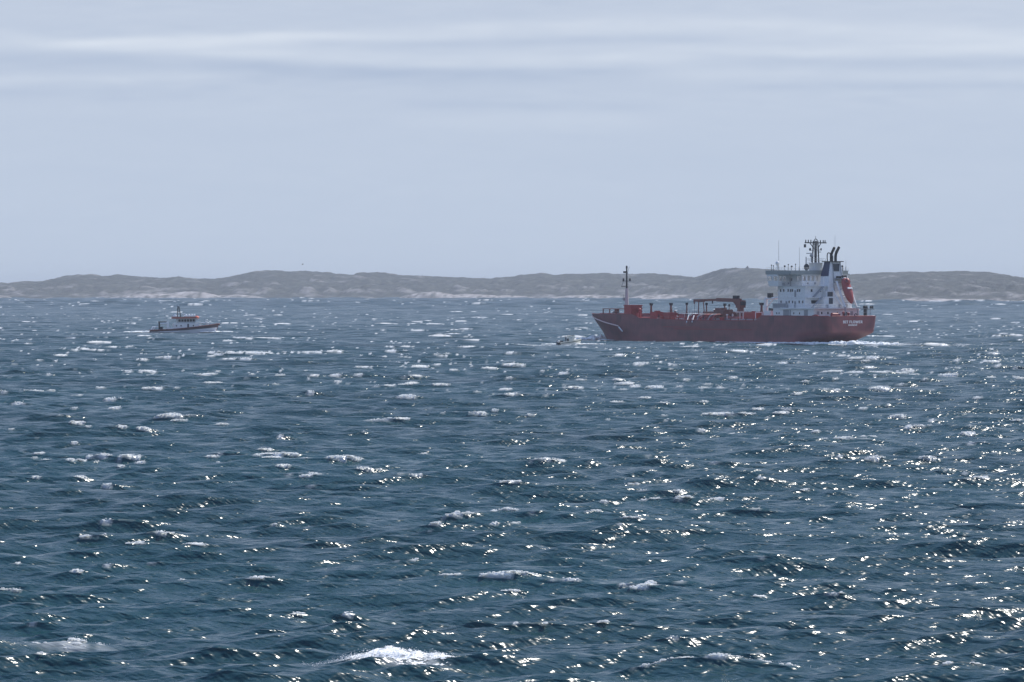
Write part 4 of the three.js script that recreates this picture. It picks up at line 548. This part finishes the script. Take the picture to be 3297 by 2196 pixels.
  const cap = (p, a, b, ra, rb) => { const d = [b[0] - a[0], b[1] - a[1], b[2] - a[2]], t = clamp(((p[0] - a[0]) * d[0] + (p[1] - a[1]) * d[1] + (p[2] - a[2]) * d[2]) / (d[0] ** 2 + d[1] ** 2 + d[2] ** 2)); const ex = p[0] - a[0] - t * d[0], ey = p[1] - a[1] - t * d[1], ez = p[2] - a[2] - t * d[2]; return Math.sqrt(ex * ex + ey * ey + ez * ez) - lerp(ra, rb, t); };
  for (let k = 0; k < RES; k++) for (let j = 0; j < RES; j++) for (let i = 0; i < RES; i++) { const p = [i, j, k].map((q) => (q - RES / 2) / (RES / 2) * size); p[1] += 0.92; let s = 1e9; for (const [a, b, ra, rb] of bones) { const d = cap(p, a, b, ra, rb), h = clamp(0.5 + 0.5 * (s - d) / 0.035); s = lerp(s, d, h) - 0.035 * h * (1 - h); } mc.field[i + j * RES + k * RES * RES] = -s; }
  mc.update();
  const n = mc.count, g = new THREE.BufferGeometry(); g.setAttribute('position', new THREE.Float32BufferAttribute(mc.positionArray.slice(0, n * 3), 3)); g.scale(size, size, size); g.translate(0, 0.92, 0);
  const gm = mergeVertices(g, 1e-4); gm.computeVertexNormals();
  const pc = [], pp = gm.attributes.position; for (let k = 0; k < pp.count; k++) { const y = pp.getY(k), x = pp.getX(k); const c = y > 1.55 ? (y > 1.70 || x < 0.03 ? [0.03, 0.025, 0.02] : [0.42, 0.25, 0.18]) : y > 0.95 ? (x > 0.27 ? [0.42, 0.25, 0.18] : [0.022, 0.026, 0.04]) : [0.03, 0.032, 0.038]; pc.push(...c); } gm.setAttribute('color', new THREE.Float32BufferAttribute(pc, 3));
  const man = new THREE.Mesh(gm, new THREE.MeshStandardMaterial({ vertexColors: true, roughness: 0.8 })); man.name = 'person'; man.userData = { label: 'person in dark clothes standing behind the motorboat console', category: 'person' };
  man.position.set(MOTOR.x - 1.65, 1.0, MOTOR.z + 0.45); man.rotation.y = MOTOR.turn; scene.add(man);
})();

// ------------------------------------------------------------------ a gull over the island
{
  const G = thing('gull', 'tiny dark gull flying above the island ridge at the left', 'bird'); G.position.set(-78.3, 26.4, -1600); G.rotation.set(0, 0.5, 0.1);
  part(G, 'body', [ball(0, 0, 0, 0.13, 2.3, 0.8, 0.9), ball(0.34, 0.03, 0, 0.08), bx(0.4, 0.48, 0, 0.03, -0.015, 0.015), bx(-0.45, -0.25, -0.01, 0.02, -0.1, 0.1)], M.dark);
  for (const s of [-1, 1]) part(G, 'wing', sheet(6, 2, (u, v) => [lerp(0.12, -0.14, v) * (1 - 0.6 * u) - 0.12 * u * u, 0.06 + 0.22 * Math.sin(u * 2.2) - 0.03 * Math.abs(v - 0.5), s * (0.08 + 0.62 * u)]), M.dark).material.side = THREE.DoubleSide;
}

// ------------------------------------------------------------------ white water at the hulls
{
  const r = rng(63), lumps = (list, toW) => list.flatMap(([a0, s0, a1, s1, h0, h1, w]) => { const len = Math.hypot(a1 - a0, s1 - s0), n = Math.max(2, Math.round(len / 0.8)), out = []; for (let k = 0; k < n; k++) { if (r() < 0.12) continue; const t = (k + r()) / n, h = lerp(h0, h1, t) * (0.35 + 0.9 * r()), [x, z] = toW(lerp(a0, a1, t) + (r() - 0.5) * w, lerp(s0, s1, t) + (r() - 0.5) * w), g = new THREE.IcosahedronGeometry(1, 2), p = g.attributes.position, L = 0.6 + 1.1 * r(); for (let q = 0; q < p.count; q++) { const X = p.getX(q), Y = p.getY(q), Z = p.getZ(q), e = 1 + 0.6 * noise(X * 2.1 + x, Y * 2 + Z * 1.7 + k); p.setXYZ(q, X * L * e, Math.max(Y, -0.5) * h * e, Z * L * 0.8 * e); } g.translate(x, 0.42, z); g.computeVertexNormals(); out.push(g); } return out; });
  const shipW = (a, s) => [SHIP.x - shipC * a + shipS * s, SHIP.z - shipS * a - shipC * s], boatW = (b) => (a, s) => [b.x + Math.cos(b.turn) * a + Math.sin(b.turn) * s, b.z - Math.sin(b.turn) * a + Math.cos(b.turn) * s];
  const white = mat(0.86, 0.88, 0.86, 0.8), put = (label, list, toW) => { const o = part(scene, numbered('white_water'), lumps(list, toW), white); o.userData = { kind: 'stuff', label, category: 'foam' }; };
  put('white wake and bow wave along the tanker waterline', [[66.4, -0.6, 65, -4.5, 2.0, 1.5, 0.8], [65.4, -4, 64.6, -9.5, 1.3, 0.7, 0.8], [64.8, -9, 64, -15, 0.7, 0.4, 0.8], [62, -5, 52, -9, 0.3, 0.2, 1], [-12, -10.9, -40, -10.9, 0.12, 0.2, 0.8], [-40, -10.9, -64, -10.4, 0.25, 0.5, 1], [-62, -10, -74, -7, 0.7, 0.7, 2], [-70, -8, -84, -5, 0.9, 0.8, 3], [-72, -2, -84, 4, 0.9, 0.6, 4], [-82, -6, -94, -2, 0.5, 0.3, 2]], shipW);
  put('white water at the bow and stern of the patrol vessel', [[7, 2.4, 12.6, 1.6, 0.3, 0.4, 0.5], [12.4, 1.2, 18, 4, 0.45, 0.3, 0.6], [-13.4, 1, -19, 2, 0.4, 0.3, 1.2], [-14, -1, -22, -2, 0.4, 0.25, 1.2], [-9, 3, -3, 3.2, 0.15, 0.2, 0.4]], boatW(RESCUE));
  put('thin white wash beside the motorboat', [[1.2, 1.3, 4.8, 1.6, 0.25, 0.3, 0.3], [4.2, 1.8, 9.5, 3.2, 0.2, 0.15, 0.5], [-5, 0.5, -8, 0.8, 0.2, 0.15, 0.5]], boatW(MOTOR));
}

// ------------------------------------------------------------------ froth on the breaking waves, and spray
{
  const geos = [];
  BREAKERS.slice(0, 1).forEach((B, b) => {
    const [wx, wd, ww, wh, wf] = B, NX = Math.round(ww * 5 / 0.04), NZ = b ? 60 : 110, z0 = wd - 3.4, z1 = wd + 1.0, pos = [], keep = [], idx = [];
    for (let j = 0; j <= NZ; j++) for (let i = 0; i <= NX; i++) {
      const x = wx + ww * 5 * (i / NX - 0.5), d = lerp(z0, z1, j / NZ), [h, , , mask, lace] = hump(B, x, d), p = waveAt(x, d);
      const f1 = noise(x * 2.1, d * 1.7 + b) + 0.6 * noise(x * 5, d * 4.3), f2 = noise(x * 10, d * 8) + 0.6 * noise(x * 19, d * 15), f3 = noise(x * 33, d * 27), v = (b ? mask * mask : mask) * (0.95 + 0.8 * f1 + 0.8 * f2 + 0.6 * f3) + 0.55 * lace * (0.4 + 1.4 * f1 + 0.9 * f2 + 0.6 * f3);
      keep.push(v > lerp(0.55, 0.30, wf));
      pos.push(p[0] + 0.03 * f2, p[1] + h * (1 + 0.10 * f1) + 0.035 + mask * (0.06 * Math.abs(f2) + 0.11 * Math.abs(f1)), p[2] + 0.05 * mask * f2);
    }
    for (let j = 0; j < NZ; j++) for (let i = 0; i < NX; i++) { const a = j * (NX + 1) + i, e = a + 1, c = a + NX + 1, d = c + 1; if (keep[a] && keep[e] && keep[d]) idx.push(a, e, d); if (keep[a] && keep[d] && keep[c]) idx.push(a, d, c); }
    const g = new THREE.BufferGeometry(); g.setAttribute('position', new THREE.Float32BufferAttribute(pos, 3)); g.setIndex(idx); g.computeVertexNormals(); geos.push(g.toNonIndexed());
  });
  const fm = mat(0.90, 0.91, 0.89, 0.8); fm.side = THREE.DoubleSide;
  const o = part(scene, 'froth', geos, fm); o.userData = { kind: 'stuff', label: 'white froth on the crests breaking nearest the shore', category: 'foam' };
  const r = rng(77), pts = [];
  BREAKERS.forEach((B, b) => {
    const [wx, wd, ww, wh, wf] = B, count = Math.round((b ? 120 : 1500) * wf);
    for (let k = 0; k < count; k++) {
      const u = (r() + r() + r() - 1.5) * 1.3 - (b ? 0 : 0.35), x = wx + u * ww, d = wd - 0.1 - 0.5 * r(), [h] = hump(B, x, d), p = waveAt(x, d), lift = r() * r() * (b ? 0.2 : 0.55) * (0.2 + h), t = 0.005 + 0.016 * r() * r();
      pts.push([p[0] - lift * (0.4 + r()), p[1] + h + lift + 0.05, p[2] + 0.3 * (r() - 0.5), t]);
    }
  });
  const im = new THREE.InstancedMesh(new THREE.IcosahedronGeometry(1, 1), mat(0.85, 0.86, 0.86, 0.6), pts.length), m4 = new THREE.Matrix4();
  pts.forEach(([x, y, z, s], k) => im.setMatrixAt(k, m4.makeScale(s * (1 + r()), s, s * (1 + r())).setPosition(x, y, z)));
  im.name = 'breaker_spray'; im.userData = { kind: 'stuff', label: 'white spray flying off the breaking wave in front', category: 'spray' }; scene.add(im);
  const bubbly = new THREE.MeshPhysicalMaterial({ roughness: 1, transmission: 0.55, thickness: 0, ior: 1.2 }); bubbly.color.setRGB(0.95, 0.96, 0.95);
  const wc = new THREE.InstancedMesh(new THREE.IcosahedronGeometry(1, 0), bubbly, CLUMPS.length);
  CLUMPS.forEach(([x, y, z, s], k) => wc.setMatrixAt(k, m4.makeScale(s * (1.2 + 1.6 * r()), s * (0.5 + 0.4 * r()), s * (1 + r())).setPosition(x, y, z)));
  wc.name = 'whitecap_foam'; wc.userData = { kind: 'stuff', label: 'bubbly white foam on the scattered whitecaps', category: 'foam' }; scene.add(wc);
}

scene.traverse((o) => { if (o.isMesh) { o.castShadow = true; o.receiveShadow = true; } });
renderer.render(scene, camera);
